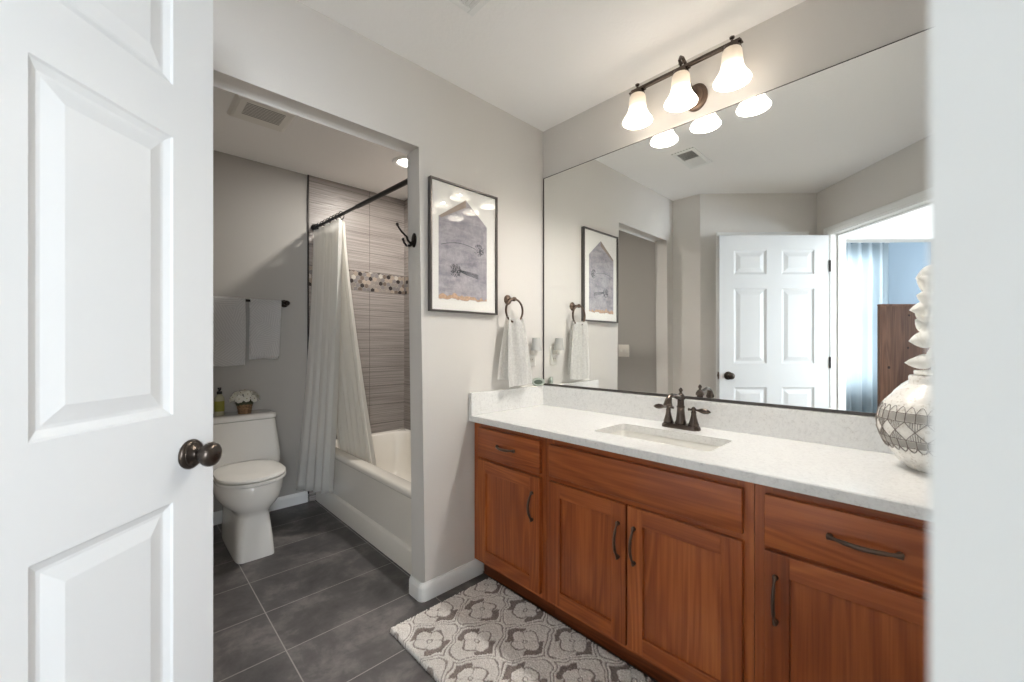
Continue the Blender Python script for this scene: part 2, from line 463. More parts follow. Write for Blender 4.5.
def loft(bm, rings, cap0=True, cap1=True, mi=0):
    rs = [[bm.verts.new(p) for p in r] for r in rings]; n = len(rs[0]); fs = []
    for A, C in zip(rs, rs[1:]):
        for k in range(n): fs.append(bm.faces.new((A[k], A[(k + 1) % n], C[(k + 1) % n], C[k])))
    if cap0: fs.append(bm.faces.new(rs[0][::-1]))
    if cap1: fs.append(bm.faces.new(rs[-1]))
    for f in fs: f.material_index = mi
    return rs
def rrect(x0, x1, y0, y1, r, z, k=6):
    out = []
    for cx, cy, a0 in ((x1 - r, y1 - r, 0), (x0 + r, y1 - r, 90), (x0 + r, y0 + r, 180), (x1 - r, y0 + r, 270)):
        for i in range(k + 1):
            a = math.radians(a0 + 90 * i / k); out.append((cx + r * math.cos(a), cy + r * math.sin(a), z))
    return out
def sphere(bm, c, r, seg=12, scale=(1, 1, 1), mi=0):
    q = bmesh.ops.create_uvsphere(bm, u_segments=seg, v_segments=max(6, seg * 2 // 3), radius=1)
    for v in q['verts']: v.co = Vector((v.co.x * r * scale[0], v.co.y * r * scale[1], v.co.z * r * scale[2])) + Vector(c)
    for f in {f for v in q['verts'] for f in v.link_faces}: f.material_index = mi
    return q['verts']
def arc(f, n): return [f(i / (n - 1)) for i in range(n)]

# ------------------------------------------------------------------ room shell
XV, YB, YK, XL, CEIL, YE = 1.828, 1.6415, 3.28, .11, 2.44, -.19
T = .104
WD = .106                                  # the doorway wall's face is this far into the room from the camera
W0 = -.916                                 # left end of the doorway wall
HF = WD - T                                # hall face of the doorway wall
J0, J1 = -.762, .1038                       # door opening between the jambs
DTOP = 2.052
# polygon of the bathroom in plan
pA = nw(WD, W0); pE = nw(WD, 0); 
x_e = WD * math.sqrt(2) - YE               # x where the doorway wall meets the end wall
bm = B()
prism(bm, [(-.02, YK + .1), (XV + .1, YK + .1), (XV + .1, YE - .1), (.02 * math.sqrt(2) - YE + .1, YE - .1), tuple(nw(.02, W0 - .12).xy), (XL - .22, 1.404 + .05)], -.08, 0)
struct('floor', bm, M['floor'])
bm = B()
prism(bm, [(-.02, YK + .1), (XV + .1, YK + .1), (XV + .1, YE - .1), ((HF + .02) * math.sqrt(2) - YE + .1, YE - .1), tuple(nw(HF + .02, W0 - .12).xy), (XL - .22, 1.404 + .05)], CEIL, CEIL + .08)
struct('ceiling', bm, M['ceiling'])
bm = B(); box(bm, XV, XV + .12, YE - .12, YK + .12, 0, CEIL); struct('wall_right', bm, M['wall'])
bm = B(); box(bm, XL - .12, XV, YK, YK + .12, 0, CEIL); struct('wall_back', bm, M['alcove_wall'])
bm = B(); prism(bm, [(XL, 1.404), (XL, YB), (XL - .12, YB), (XL - .12, 1.404 + .05)], 0, CEIL); struct('wall_nook', bm, M['wall'])
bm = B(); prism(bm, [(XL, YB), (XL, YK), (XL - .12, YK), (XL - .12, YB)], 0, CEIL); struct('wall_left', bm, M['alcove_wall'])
bm = B(); box(bm, x_e - .1, XV, YE - .12, YE, 0, CEIL); struct('wall_front', bm, M['wall'])

def wall_open(name, org, ax, ay, L, t, H, s0, s1, ztop, mat, round_r=0):
    """wall along ax (length L), thickness t along ay, one opening s0..s1 up to ztop reaching the floor"""
    prof = [(0, 0), (s0, 0), (s0, ztop), (s1, ztop), (s1, 0), (L, 0), (L, H), (0, H)]
    bm = B()
    a, b = extrude_poly(bm, [org + ax * s + Vector((0, 0, z)) for s, z in prof], ay * t)
    if round_r:
        es = []
        for ring in (a, b):
            for i in (1, 2, 3):
                e = bm.edges.get((ring[i], ring[i + 1]))
                if e: es.append(e)
        bmesh.ops.bevel(bm, geom=es, offset=round_r, segments=5, affect='EDGES', profile=.5)
    return struct(name, bm, mat, smooth=bool(round_r), angle=25)
# the wall with the wide opening to the toilet and tub
OX0, OX1, OZ = .208, 1.003, 2.087
wall_open('wall_middle', Vector((XL, YB, 0)), Vector((1, 0, 0)), Vector((0, 1, 0)), XV - XL, T, CEIL, OX0 - XL, OX1 - XL, OZ, M['wall'], .017)
# the slanted wall behind the open door, with a closet door in it
dg0 = Vector((XL, 1.404, 0)); dgd = -N; dgL = (nw(WD, W0) - dg0).length
CS0, CS1 = .192, .828
wall_open('wall_slanted', dg0, dgd, -W, dgL + .1, .12, CEIL, CS0, CS1, DTOP, M['wall'])
# doorway wall
wall_open('wall_doorway', nw(WD, W0), W, -N, .60 - W0, T, CEIL, J0 - W0 - .018, J1 - W0 + .018, DTOP + .018, M['wall'])

# ---- door frame (jambs and casings)
bm = B()
Z0 = Vector((0, 0, 0))
for a, b in ((J0 - .018, J0), (J1, J1 + .018)):
    obox(bm, Z0, W, N, a, b, HF - .001, WD + .001, 0, DTOP)
obox(bm, Z0, W, N, J0 - .018, J1 + .018, HF - .001, WD + .001, DTOP, DTOP + .018)
for a, b in ((J0, J0 + .011), (J1 - .011, J1)):
    obox(bm, Z0, W, N, a, b, HF + .02, WD - .052, 0, DTOP, .002)
obox(bm, Z0, W, N, J0, J1, HF + .02, WD - .052, DTOP - .011, DTOP, .002)
struct('trim_1', bm, M['trim'])
def casing(bm, org, ax, ay, s0, s1, ztop, wdt=.057, th=.015):
    """mitred door casing around s0..s1 x ztop on the face org, growing along ay"""
    prof = [(0, .35), (.15, .75), (.3, .8), (.36, 1.0), (.8, 1.0), (1.0, .78)]
    r = []
    for f, h in prof:
        d = f * wdt
        r.append([(s0 - d, 0), (s0 - d, ztop + d), (s1 + d, ztop + d), (s1 + d, 0), h * th])
    full = [[(s0, 0), (s0, ztop), (s1, ztop), (s1, 0), 0]] + r + [[(s0 - wdt, 0), (s0 - wdt, ztop + wdt), (s1 + wdt, ztop + wdt), (s1 + wdt, 0), 0]]
    rows = []
    for q in full:
        rows.append([bm.verts.new(org + ax * s + ay * q[4] + Vector((0, 0, z))) for s, z in q[:4]])
    m = len(rows)
    for i in range(m):
        A, C = rows[i], rows[(i + 1) % m]
        for k in range(3): bm.faces.new((A[k], A[k + 1], C[k + 1], C[k]))
    bm.faces.new([q[0] for q in rows]); bm.faces.new([q[3] for q in rows][::-1])
bm = B(); casing(bm, nw(WD, 0), W, N, J0 - .005, J1 + .005, DTOP + .005); struct('trim_2', bm, M['trim'])
bm = B(); casing(bm, nw(HF, 0), W, -N, J0 - .005, J1 + .005, DTOP + .005); struct('trim_3', bm, M['trim'])
bm = B(); casing(bm, dg0, dgd, W, CS0 - .005, CS1 + .005, DTOP + .005)
struct('trim_4', bm, M['trim'])

# ---- panelled doors
def panel_door(bm, L, H, t, zb, cols, rows):
    """slab from s=0..L, faces at t=0 (front) and t (back), z from zb to H; raised panels both sides"""
    ss = sorted({0, L, *[c for p in cols for c in p]}); zs = sorted({zb, H, *[c for p in rows for c in p]})
    for side in (0, 1):
        sg = 1 if side == 0 else -1; base = 0 if side == 0 else t
        for i in range(len(ss) - 1):
            for j in range(len(zs) - 1):
                a, b, c, d = ss[i], ss[i + 1], zs[j], zs[j + 1]
                if (a, b) in cols and (c, d) in rows:
                    steps = [(0, 0), (.004, .0035), (.010, .0060), (.016, .0085), (.022, .0085), (.052, .0015)]
                    prev = None
                    for ins, dep in steps:
                        ring = [bm.verts.new((x, base + sg * dep, z)) for x, z in ((a + ins, c + ins), (b - ins, c + ins), (b - ins, d - ins), (a + ins, d - ins))]
                        if prev:
                            for k in range(4): bm.faces.new((prev[k], prev[(k + 1) % 4], ring[(k + 1) % 4], ring[k]))
                        prev = ring
                    bm.faces.new(prev)
                else:
                    bm.faces.new([bm.verts.new((x, base, z)) for x, z in ((a, c), (b, c), (b, d), (a, d))])
    for p, q in (((0, zb), (L, zb)), ((L, zb), (L, H)), ((L, H), (0, H)), ((0, H), (0, zb))):
        bm.faces.new([bm.verts.new(c) for c in ((p[0], 0, p[1]), (q[0], 0, q[1]), (q[0], t, q[1]), (p[0], t, p[1]))])
    bmesh.ops.remove_doubles(bm, verts=bm.verts, dist=1e-5)
def place(bm, org, ax, ay):
    for v in bm.verts:
        p = org + ax * v.co.x + ay * v.co.y; v.co = (p.x, p.y, v.co.z)
DA = math.radians(44.4)
DX = Vector((math.cos(DA), math.sin(DA), 0)); DYL = Vector((-math.sin(DA), math.cos(DA), 0))
HG = Vector((-.451, .6246, 0))
d1 = thing('door_1', 'white six-panel door standing open at the left, bronze knob on it', 'door', HG)
d1['kind'] = 'structure'
COLS = [(.114, .372), (.492, .752)]; ROWS = [(.235, .833), (1.022, 1.623), (1.735, 1.930)]
bm = B(); panel_door(bm, .866, 2.047, .035, .012, COLS, ROWS); place(bm, HG, DX, DYL)
slab = obj('door_slab', bm, M['door'], d1)
KP = HG + DX * .797 + Vector((0, 0, .925))
def knob(side, parent):
    d = -DYL if side == 0 else DYL
    o = KP + (Z0 if side == 0 else DYL * .035)
    bm = B(); lathe(bm, [(.033, 0), (.0335, .004), (.031, .008), (.026, .010), (.0255, .012), (.015, .016), (.012, .020)], o, d, 32)
    r = obj('knob_rose', bm, M['knob'], parent, True)
    bm = B(); lathe(bm, [(.0105, .012), (.0095, .024), (.012, .030), (.021, .034), (.0262, .041), (.0275, .048), (.0255, .055), (.019, .0605), (.0095, .0630), (.004, .0634)], o, d, 32)
    obj('door_knob', bm, M['knob'], parent, True)
knob(0, d1); knob(1, d1)
bm = B(); lathe(bm, [(.0025, .0632), (.002, .0646)], KP, -DYL, 12); obj('lock_pin', bm, M['pewter'], d1, True)
bm = B()
c = HG + DX * .866 + DYL * .0175
obox(bm, c, DX, DYL, 0, .0015, -.012, .012, .897, .953)
obox(bm, c, DX, DYL, .001, .009, -.006, .006, .915, .935, .002)
obj('latch_plate', bm, M['bronze'], d1)
for z in (1.80, 1.03, .24):
    bm = B()
    tube(bm, [HG + DX * -.006 - DYL * .006 + Vector((0, 0, z - .045)), HG + DX * -.006 - DYL * .006 + Vector((0, 0, z + .045))], .0065, 12)
    for zz in (z - .015, z + .015):
        lathe(bm, [(.0072, -.001), (.0072, .001)], HG + DX * -.006 - DYL * .006 + Vector((0, 0, zz)), (0, 0, 1), 12)
    obj('hinge', bm, M['dark_bronze'], d1, True)
# closet door (shut)
d2o = dg0 + dgd * CS0 - W * .012
d2 = thing('door_2', 'shut white closet door in the slanted wall behind the open door', 'door', d2o); d2['kind'] = 'structure'
bm = B(); panel_door(bm, CS1 - CS0 - .006, 2.045, .035, .012, [(.1, .28), (.35, .53)], ROWS); place(bm, d2o + dgd * .003, dgd, -W)
obj('door_slab', bm, M['door'], d2)

# ---- baseboards
def baseboard(name, path, closed=False, h=.082, t=.013):
    """path: plan points with the room on the right-hand side"""
    prof = [(0, 0), (t, 0), (t, h * .72), (t * .75, h * .84), (t * .45, h * .93), (t * .35, h), (0, h)]
    pts = [Vector((x, y, 0)) for x, y in path]; bm = B(); rows = []
    for i, p in enumerate(pts):
        ds = []
        if i > 0: ds.append((p - pts[i - 1]).normalized())
        if i < len(pts) - 1: ds.append((pts[i + 1] - p).normalized())
        ns = [Vector((d.y, -d.x, 0)) for d in ds]
        n = sum(ns, Vector()); n = n.normalized(); n = n / max(.3, n.dot(ns[0]))
        rows.append([bm.verts.new(p + n * a + Vector((0, 0, z))) for a, z in prof])
    for A, C in zip(rows, rows[1:]):
        for k in range(len(prof)): bm.faces.new((A[k], A[(k + 1) % len(prof)], C[(k + 1) % len(prof)], C[k]))
    bm.faces.new(rows[0]); bm.faces.new(rows[-1][::-1])
    return struct(name, bm, M['trim'])
def bull(cx, cy, r, a0, a1, n=5):
    return [(cx + r * math.cos(math.radians(a0 + (a1 - a0) * i / (n - 1))), cy + r * math.sin(math.radians(a0 + (a1 - a0) * i / (n - 1)))) for i in range(n)]
R_ = .017
baseboard('baseboard_middle', [(OX1 + .055, YB + T)] + bull(OX1 + R_, YB + T - R_, R_, 90, 180) + bull(OX1 + R_, YB + R_, R_, 180, 270) + [(1.355, YB)])
baseboard('baseboard_back', [(XL, YK), (1.028, YK)])
baseboard('baseboard_left', [(XL, YB + T), (XL, YK)])
bb = [(XL, 1.404), (XL, YB)] + [(OX0 - R_, YB)]
baseboard('baseboard_front', bb)
p0 = dg0; p1 = dg0 + dgd * (CS0 - .064)
baseboard('baseboard_slanted', [tuple(p1.xy), tuple(p0.xy)])

# ------------------------------------------------------------------ tub surround tile
def hex_band(name, org, ax, nrm, L, z0, z1, parent=None):
    bm = B(); r = .0205; g = .0015
    dx = r * math.sqrt(3); dy = r * 1.5
    rnd = random.Random(5)
    rows = int((z1 - z0) / dy) + 3; cols = int(L / dx) + 3
    base = [org + ax * s + nrm * .001 + Vector((0, 0, z)) for s, z in ((0, z0), (L, z0), (L, z1), (0, z1))]
    for j in range(-1, rows):
        for i in range(-1, cols):
            cx = i * dx + (j % 2) * dx / 2; cz = z0 + j * dy + .01
            mi = rnd.choices([2, 3, 4, 5, 6], [.28, .28, .2, .09, .25])[0]
            if ((i - j // 2) + 3 * j) % 7 == 0: mi = 1
            top = []
            for k in range(6):
                a = PI / 6 + k * PI / 3
                top.append(bm.verts.new(org + ax * (cx + (r - g) * math.cos(a)) + nrm * .0025 + Vector((0, 0, cz + (r - g) * math.sin(a)))))
            bot = [bm.verts.new(v.co - nrm * .002) for v in top]
            f = bm.faces.new(top); f.material_index = mi
            for k in range(6):
                f = bm.faces.new((bot[k], bot[(k + 1) % 6], top[(k + 1) % 6], top[k])); f.material_index = mi
    def cut(co, no):
        geom = bm.verts[:] + bm.edges[:] + bm.faces[:]
        bmesh.ops.bisect_plane(bm, geom=geom, plane_co=co, plane_no=no, clear_outer=True)
    cut(org + Vector((0, 0, z0)), (0, 0, -1)); cut(org + Vector((0, 0, z1)), (0, 0, 1))
    cut(org, -ax); cut(org + ax * L, ax)
    f = bm.faces.new([bm.verts.new(p) for p in base]); f.material_index = 0
    return obj(name, bm, [M['grout']] + [M['hex%d' % i] for i in range(6)], parent)
TX0 = 1.03; TT = .010; MZ0, MZ1 = 1.614, 1.770
TSX = XV - TT                                # face of the side tile
bm = B(); box(bm, TX0, XV, YK - TT, YK, 0, CEIL); wt = struct('wall_tile_back', bm, M['tile_x'])
hex_band('mosaic_band', Vector((TX0, YK - TT, 0)), Vector((1, 0, 0)), Vector((0, -1, 0)), TSX - TX0, MZ0, MZ1, wt)
bm = B(); box(bm, TSX, XV, YB + T, YK - TT, 0, CEIL); ws = struct('wall_tile_side', bm, M['tile_y'])
hex_band('mosaic_band', Vector((TSX, YB + T, 0)), Vector((0, 1, 0)), Vector((-1, 0, 0)), YK - TT - YB - T, MZ0, MZ1, ws)
bm = B(); box(bm, OX1 + .05, TSX, YB + T, YB + T + TT, 0, CEIL); struct('wall_tile_front', bm, M['tile_x'])
bm = B(); box(bm, TX0 - .008, TX0 + .001, YK - TT - .003, YK, 0, CEIL); struct('trim_5', bm, M['pipe_dark'])

# ------------------------------------------------------------------ bathtub
tb = thing('bathtub', 'white alcove bathtub with a plain stepped apron, inside grey tiled surround', 'bathtub', (1.44, 2.5, 0))
TY0, TY1, TXa = YB + T + TT + .001, YK - TT - .001, TSX - .001
bm = B()
rings = []
for x0, z, r in ((1.078, 0, .006), (1.078, .112, .006), (1.082, .122, .006), (1.094, .130, .006), (1.090, .30, .006), (1.084, .388, .006), (1.064, .398, .008), (1.060, .404, .008), (1.060, .424, .008), (1.066, .434, .012), (1.074, .437, .02)):
    rings.append(rrect(x0, TXa, TY0, TY1, r, z, 8))
for ins_f, ins, z, r in ((.068, .05, .437, .10), (.075, .058, .434, .10), (.082, .065, .424, .10), (.090, .075, .36, .11), (.105, .10, .22, .12), (.125, .13, .13, .12), (.16, .17, .098, .10), (.2, .22, .09, .08)):
    rings.append(rrect(1.06 + ins_f, TXa - ins * .8, TY0 + ins * 1.2, TY1 - ins * 1.2, r, z, 8))
loft(bm, rings); obj('tub_shell', bm, M['tub'], tb, True, 50)
bm = B(); lathe(bm, [(.03, .0905), (.03, .094), (.012, .095)], (1.44, TY0 + .32, 0), seg=24); obj('drain', bm, M['drain'], tb, True)

# ------------------------------------------------------------------ shower rod, rings, curtain, liner
RX = 1.07
rodA, rodB = Vector((RX, YK - TT, 2.052)), Vector((RX, YB + T + TT, 2.004))
rd = (rodB - rodA).normalized()
def rodp(y): return rodA + rd * ((y - rodA.y) / rd.y)
sr = thing('shower_rod', 'black tension shower rod spanning the tub from tile wall to wall', 'shower rod', rodA)
bm = B(); tube(bm, [rodA, rodA + rd * .78], .0105, 16); tube(bm, [rodA + rd * .77, rodB], .0135, 16); obj('rod', bm, M['black_metal'], sr, True)
for p, d in ((rodA, Vector((0, -1, 0))), (rodB, Vector((0, 1, 0)))):
    bm = B(); lathe(bm, [(.026, 0), (.026, .006), (.018, .014), (.015, .03)], p, d, 24); obj('end_flange', bm, M['black_metal'], sr, True)

NF = 6
def hang(bm, top, bot, ztop, zbot, amp0, amp1, folds, nu=150, nv=44, out=Vector((-1, 0, 0)), ph=0.0, ease=1.6, thick=.0016, irregular=.5, seed=1):
    rnd = random.Random(seed); offs = [rnd.uniform(-1, 1) for _ in range(folds * 2 + 4)]
    g = []
    for j in range(nv + 1):
        f = j / nv; e = f ** ease; row = []
        for i in range(nu + 1):
            s = i / nu
            p = Vector(top(s)).lerp(Vector(bot(s)), e)
            k = s * folds; w = math.sin(2 * PI * k + ph) + .28 * math.sin(4 * PI * k + 1.3 + 2 * f)
            mod = 1 + irregular * offs[int(k)] * .5
            a = (amp0 + (amp1 - amp0) * f) * mod
            z0 = ztop(s) if callable(ztop) else ztop
            zb = zbot(s) if callable(zbot) else zbot
            q = p + out * (w * a); row.append(bm.verts.new((q.x, q.y, z0 + (zb - z0) * f)))
        g.append(row)
    for A, C in zip(g, g[1:]):
        for i in range(nu): bm.faces.new((A[i], A[i + 1], C[i + 1], C[i]))
    r = bmesh.ops.solidify(bm, geom=bm.faces[:], thickness=thick)
cu_y0, cu_y1 = 3.22, 2.73
bm = B()
hang(bm, lambda s: (RX - .012, cu_y0 + (cu_y1 - cu_y0) * s, 0), lambda s: (.900 + .118 * s ** .8, 3.10 - .30 * s, 0),
     lambda s: rodp(cu_y0 + (cu_y1 - cu_y0) * s).z - .030, lambda s: .165 + .02 * s, .016, .024, 4, ph=.6, seed=3, irregular=.8)
cur = obj('shower_curtain', bm, M['curtain'], None, True, 80)
tag(cur, 'white cloth shower curtain bunched at the far end of the rod', 'shower curtain')
bm = B()
hang(bm, lambda s: (RX + .027, 3.215 + (2.765 - 3.215) * s, 0), lambda s: (1.19 + .012 * s, 3.05 + (2.50 - 3.05) * s, 0),
     lambda s: rodp(3.215 - .45 * s).z - .034, .30, .012, .020, 9, ph=1.9, ease=1.25, seed=8, thick=.001)
ln = obj('shower_liner', bm, M['liner'], None, True, 80)
tag(ln, 'thin cream liner hanging inside the tub behind the white curtain', 'shower curtain liner')
ring0 = None
for k in range(9):
    y = 3.225 - k * .059
    p = rodp(y)
    if ring0 is None:
        ring0 = thing('curtain_ring', 'small dark curtain ring on the shower rod', 'curtain ring', p, 'rings carrying the shower curtain')
        bm = B(); tube(bm, [p + Vector((.017 * math.sin(a), 0, -.006 + .026 * math.cos(a))) for a in [2 * PI * i / 20 for i in range(20)]], .0028, 8, closed=True)
        obj('ring_wire', bm, M['black_metal'], ring0, True)
        bm = B(); sphere(bm, p + Vector((-.004, 0, -.0335)), .006, 10); obj('ring_bead', bm, M['black_metal'], ring0, True)
    else:
        c = copy_tree(ring0); c.location = p

# ------------------------------------------------------------------ toilet
tl = thing('toilet', 'white one-piece toilet with closed lid against the grey alcove wall', 'toilet', (.56, 2.9, 0))
TCX = .55
def egg(a, yf, yb, z, n=2.2, k=40, wide=.40):
    """outline: front tip yf (small y), back yb, half width a; the widest point sits `wide` of the way back"""
    yc = yf + (yb - yf) * wide; out = []
    for i in range(k):
        t = 2 * PI * i / k; c, s = math.cos(t), math.sin(t)
        x = a * math.copysign(abs(c) ** (2 / n), c); 
        b = (yb - yc) if s > 0 else (yc - yf)
        m = n if s < 0 else 3.2
        xx = a * math.copysign(abs(c) ** (2 / m), c)
        out.append((TCX + xx, yc + b * math.copysign(abs(s) ** (2 / m), s), z))
    return out
bm = B()
loft(bm, [egg(.096, 2.588, 3.20, 0, 9, wide=.5), egg(.096, 2.588, 3.20, .012, 9, wide=.5), egg(.091, 2.600, 3.20, .10, 8, wide=.5), egg(.086, 2.612, 3.21, .18, 6, wide=.5),
          egg(.084, 2.618, 3.215, .222, 5, wide=.48), egg(.088, 2.610, 3.22, .242, 3.8, wide=.45), egg(.110, 2.590, 3.23, .262, 3.0, wide=.42), egg(.140, 2.568, 3.24, .288, 2.5, wide=.4), egg(.158, 2.554, 3.24, .318, 2.3, wide=.4), egg(.168, 2.547, 3.24, .352, 2.2, wide=.4), egg(.171, 2.545, 3.24, .396, 2.2, wide=.4), egg(.166, 2.550, 3.24, .407, 2.2, wide=.4)])
obj('bowl', bm, M['porcelain'], tl, True, 60)
bm = B()
loft(bm, [egg(.155, 2.562, 2.99, .4065, 2.2), egg(.155, 2.562, 2.99, .4145, 2.2), egg(.170, 2.543, 2.99, .415, 2.2), egg(.172, 2.541, 2.99, .420, 2.2), egg(.170, 2.543, 2.99, .429, 2.2)]); obj('seat', bm, M['porcelain'], tl, True, 40)
bm = B()
loft(bm, [egg(.152, 2.564, 2.985, .4292, 2.2), egg(.152, 2.564, 2.985, .435, 2.2), egg(.168, 2.546, 2.985, .4355, 2.2), egg(.170, 2.543, 2.985, .441, 2.2), egg(.168, 2.547, 2.985, .450, 2.2), egg(.156, 2.565, 2.975, .456, 2.2), egg(.09, 2.66, 2.93, .459, 2.2)]); obj('seat_lid', bm, M['porcelain'], tl, True, 40)
bm = B()
rr = []
for hw, yf, z, r in ((.17, 3.0, .30, .05), (.20, 2.975, .37, .05), (.222, 2.975, .42, .045), (.225, 2.985, .47, .045), (.220, 3.02, .56, .04), (.208, 3.048, .688, .035)):
    rr.append(rrect(TCX - hw, TCX + hw, yf, 3.255, r, z, 6))
loft(bm, rr); obj('tank', bm, M['porcelain'], tl, True, 60)
bm = B()
loft(bm, [rrect(TCX - hw, TCX + hw, yf, 3.26, .035, z, 6) for hw, yf, z in ((.209, 3.046, .691), (.214, 3.040, .696), (.214, 3.040, .716), (.210, 3.046, .723), (.194, 3.065, .7265))])
obj('tank_lid', bm, M['porcelain'], tl, True, 60)

# soap bottle and flower basket on the tank lid
ZT = .7265
sb = thing('soap_bottle', 'small pump soap bottle with an olive label on the toilet tank', 'soap bottle', (.462, 3.15, ZT))
bm = B(); lathe(bm, [(.024, 0), (.0265, .004), (.0265, .105), (.0255, .112), (.017, .125), (.012, .130), (.0115, .137)], (.462, 3.15, ZT), seg=24); obj('bottle', bm, M['bottle'], sb, True)
bm = B(); lathe(bm, [(.0269, .028), (.0269, .092)], (.462, 3.15, ZT), seg=24, cap0=False, cap1=False); obj('label', bm, M['label_green'], sb, True)
bm = B()
lathe(bm, [(.0145, .135), (.0145, .152), (.006, .154), (.0055, .166), (.010, .167), (.010, .176)], (.462, 3.15, ZT), seg=20)
tube(bm, [(.462, 3.15, ZT + .171), (.462, 3.125, ZT + .172), (.462, 3.112, ZT + .166)], .0045, 10)
obj('pump', bm, M['black_plastic'], sb, True)

fb = thing('flower_basket', 'little wicker basket of white flowers on the toilet tank', 'flower arrangement', (.594, 3.13, ZT))
bm = B()
for j in range(6):
    r = .031 + .0016 * j
    tube(bm, [(.594 + r * math.cos(a) * (1 + .03 * (-1) ** (i + j)), 3.13 + r * math.sin(a) * (1 + .03 * (-1) ** (i + j)), ZT + .006 + .0105 * j) for i, a in enumerate([2 * PI * q / 24 for q in range(24)])], .0062, 6, closed=True)
lathe(bm, [(.029, .002), (.037, .06)], (.594, 3.13, ZT), seg=24)
obj('basket', bm, M['wicker'], fb, True)
rnd = random.Random(11)
def blossom(c, nrm, r):
    bm = B(); u, w, d = frame_of(nrm)
    for layer, (rr_, up, n) in enumerate(((r, .10, 7), (r * .66, .32, 6))):
        for k in range(n):
            a = 2 * PI * (k + .5 * layer) / n
            t = u * math.cos(a) + w * math.sin(a); q = d.cross(t)
            base = c + d * (.004 * layer)
            pts = []
            for f, wd in ((.08, .10), (.45, .36), (.8, .40), (1.0, .15)):
                pts.append((f, wd))
            L = [bm.verts.new(base + t * rr_ * f + q * rr_ * wd + d * rr_ * up * f * (1.6 - f)) for f, wd in pts]
            R = [bm.verts.new(base + t * rr_ * f - q * rr_ * wd + d * rr_ * up * f * (1.6 - f)) for f, wd in pts]
            for i in range(3): bm.faces.new((L[i], L[i + 1], R[i + 1], R[i]))
    bmesh.ops.solidify(bm, geom=bm.faces[:], thickness=.0008)
    return bm
fl = [(0, 0, 1), (.7, -.25, .75), (-.7, -.2, .75), (.1, -.75, .7), (0, .7, .7), (.95, -.1, .28), (-.95, -.1, .3), (.55, -.85, .25), (-.5, -.85, .3), (.6, .6, .6), (-.6, .6, .6), (.35, -.5, .95), (-.38, -.5, .95), (1.0, -.5, .5), (-1.0, -.45, .55), (.0, -1.0, .3)]
fc = Vector((.594, 3.13, ZT + .082))
for i, (x, y, z) in enumerate(fl):
    d = Vector((x, y, z)).normalized(); c = fc + Vector((d.x * .078, d.y * .060, d.z * .064))
    bm = blossom(c, d, rnd.uniform(.021, .029)); fo = obj('flower', bm, M['petal'], fb, False)
    bm = B(); sphere(bm, c + d * .006, .0035, 8, (1, 1, .7)); obj('flower_centre', bm, M['petal_centre'], fo, True)
bm = B()
for i in range(46):
    a = rnd.uniform(0, 2 * PI); el = rnd.uniform(-.25, 1.2); d = Vector((math.cos(a) * math.cos(el), math.sin(a) * math.cos(el), math.sin(el)))
    c = fc + d * .038; u, w, _ = frame_of(d); l = rnd.uniform(.026, .042); wd = .008
    vs = [bm.verts.new(q) for q in (c, c + d * l * .5 + u * wd, c + d * l, c + d * l * .5 - u * wd)]; bm.faces.new(vs)
sphere(bm, fc - Vector((0, 0, .012)), .046, 12, (1.1, 1, .75))
obj('foliage', bm, M['green_leaf'], fb)

# ------------------------------------------------------------------ towel bar with two towels on the alcove's back wall
TBZ, TBY = 1.468, YK - .070
tbar = thing('towel_bar', 'dark bronze towel bar on the grey wall above the toilet', 'towel bar', (.56, YK, TBZ))
bm = B(); tube(bm, [(.27, TBY, TBZ), (.865, TBY, TBZ)], .008, 16); obj('bar', bm, M['dark_bronze'], tbar, True)
for x in (.27, .865):
    bm = B(); lathe(bm, [(.027, 0), (.027, .006), (.022, .012), (.010, .018), (.010, .058), (.017, .062), (.019, .070), (.017, .080), (.010, .086)], (x, YK, TBZ), (0, -1, 0), 24); obj('mount', bm, M['dark_bronze'], tbar, True)
def folded_towel(bm, x0, x1, zf, zb, yc, zc, th=.011, r=.012, seed=0, hem=.0):
    """a towel laid over a bar running along x: front fall to zf, back fall to zb"""
    rnd = random.Random(seed); nu = 26; path = []
    n = 34
    for i in range(n): path.append((yc - r - th / 2, zf + (zc - zf) * i / (n - 1), 1))
    for i in range(1, 9):
        a = PI - PI * i / 9; path.append((yc + (r + th / 2) * math.cos(a), zc + (r + th / 2) * math.sin(a), 0))
    for i in range(n): path.append((yc + r + th / 2, zc - (zc - zb) * i / (n - 1), -1))
    rows = []; ph = rnd.uniform(0, 6)
    for y, z, sd in path:
        f = max(0, min(1, (zc - z) / (zc - zf)))
        row = []
        for k in range(nu + 1):
            s = k / nu
            x = x0 + (x1 - x0) * s + (.004 * math.sin(7 * z + ph)) + (s - .5) * -.012 * f
            dy = -.006 * f * math.sin(3.2 * PI * s + ph) * (1 if sd >= 0 else .3)
            row.append(bm.verts.new((x, y + dy, z + (.003 * math.sin(9 * s + ph) if f > .97 else 0))))
        rows.append(row)
    for A, C in zip(rows, rows[1:]):
        for k in range(nu): bm.faces.new((A[k], A[k + 1], C[k + 1], C[k]))
    bmesh.ops.solidify(bm, geom=bm.faces[:], thickness=th)
bm = B(); folded_towel(bm, .335, .612, 1.035, 1.10, TBY, TBZ, .013, .010, 2)
t = obj('bath_towel', bm, M['towel_grey'], None, True, 60); tag(t, 'longer pale grey carved towel, left one on the bar above toilet', 'towel')
bm = B(); folded_towel(bm, .635, .822, 1.092, 1.075, TBY, TBZ, .011, .010, 5)
t = obj('hand_towel', bm, M['towel_grey'], None, True, 60); tag(t, 'shorter pale grey carved towel, right one on the bar above toilet', 'towel')

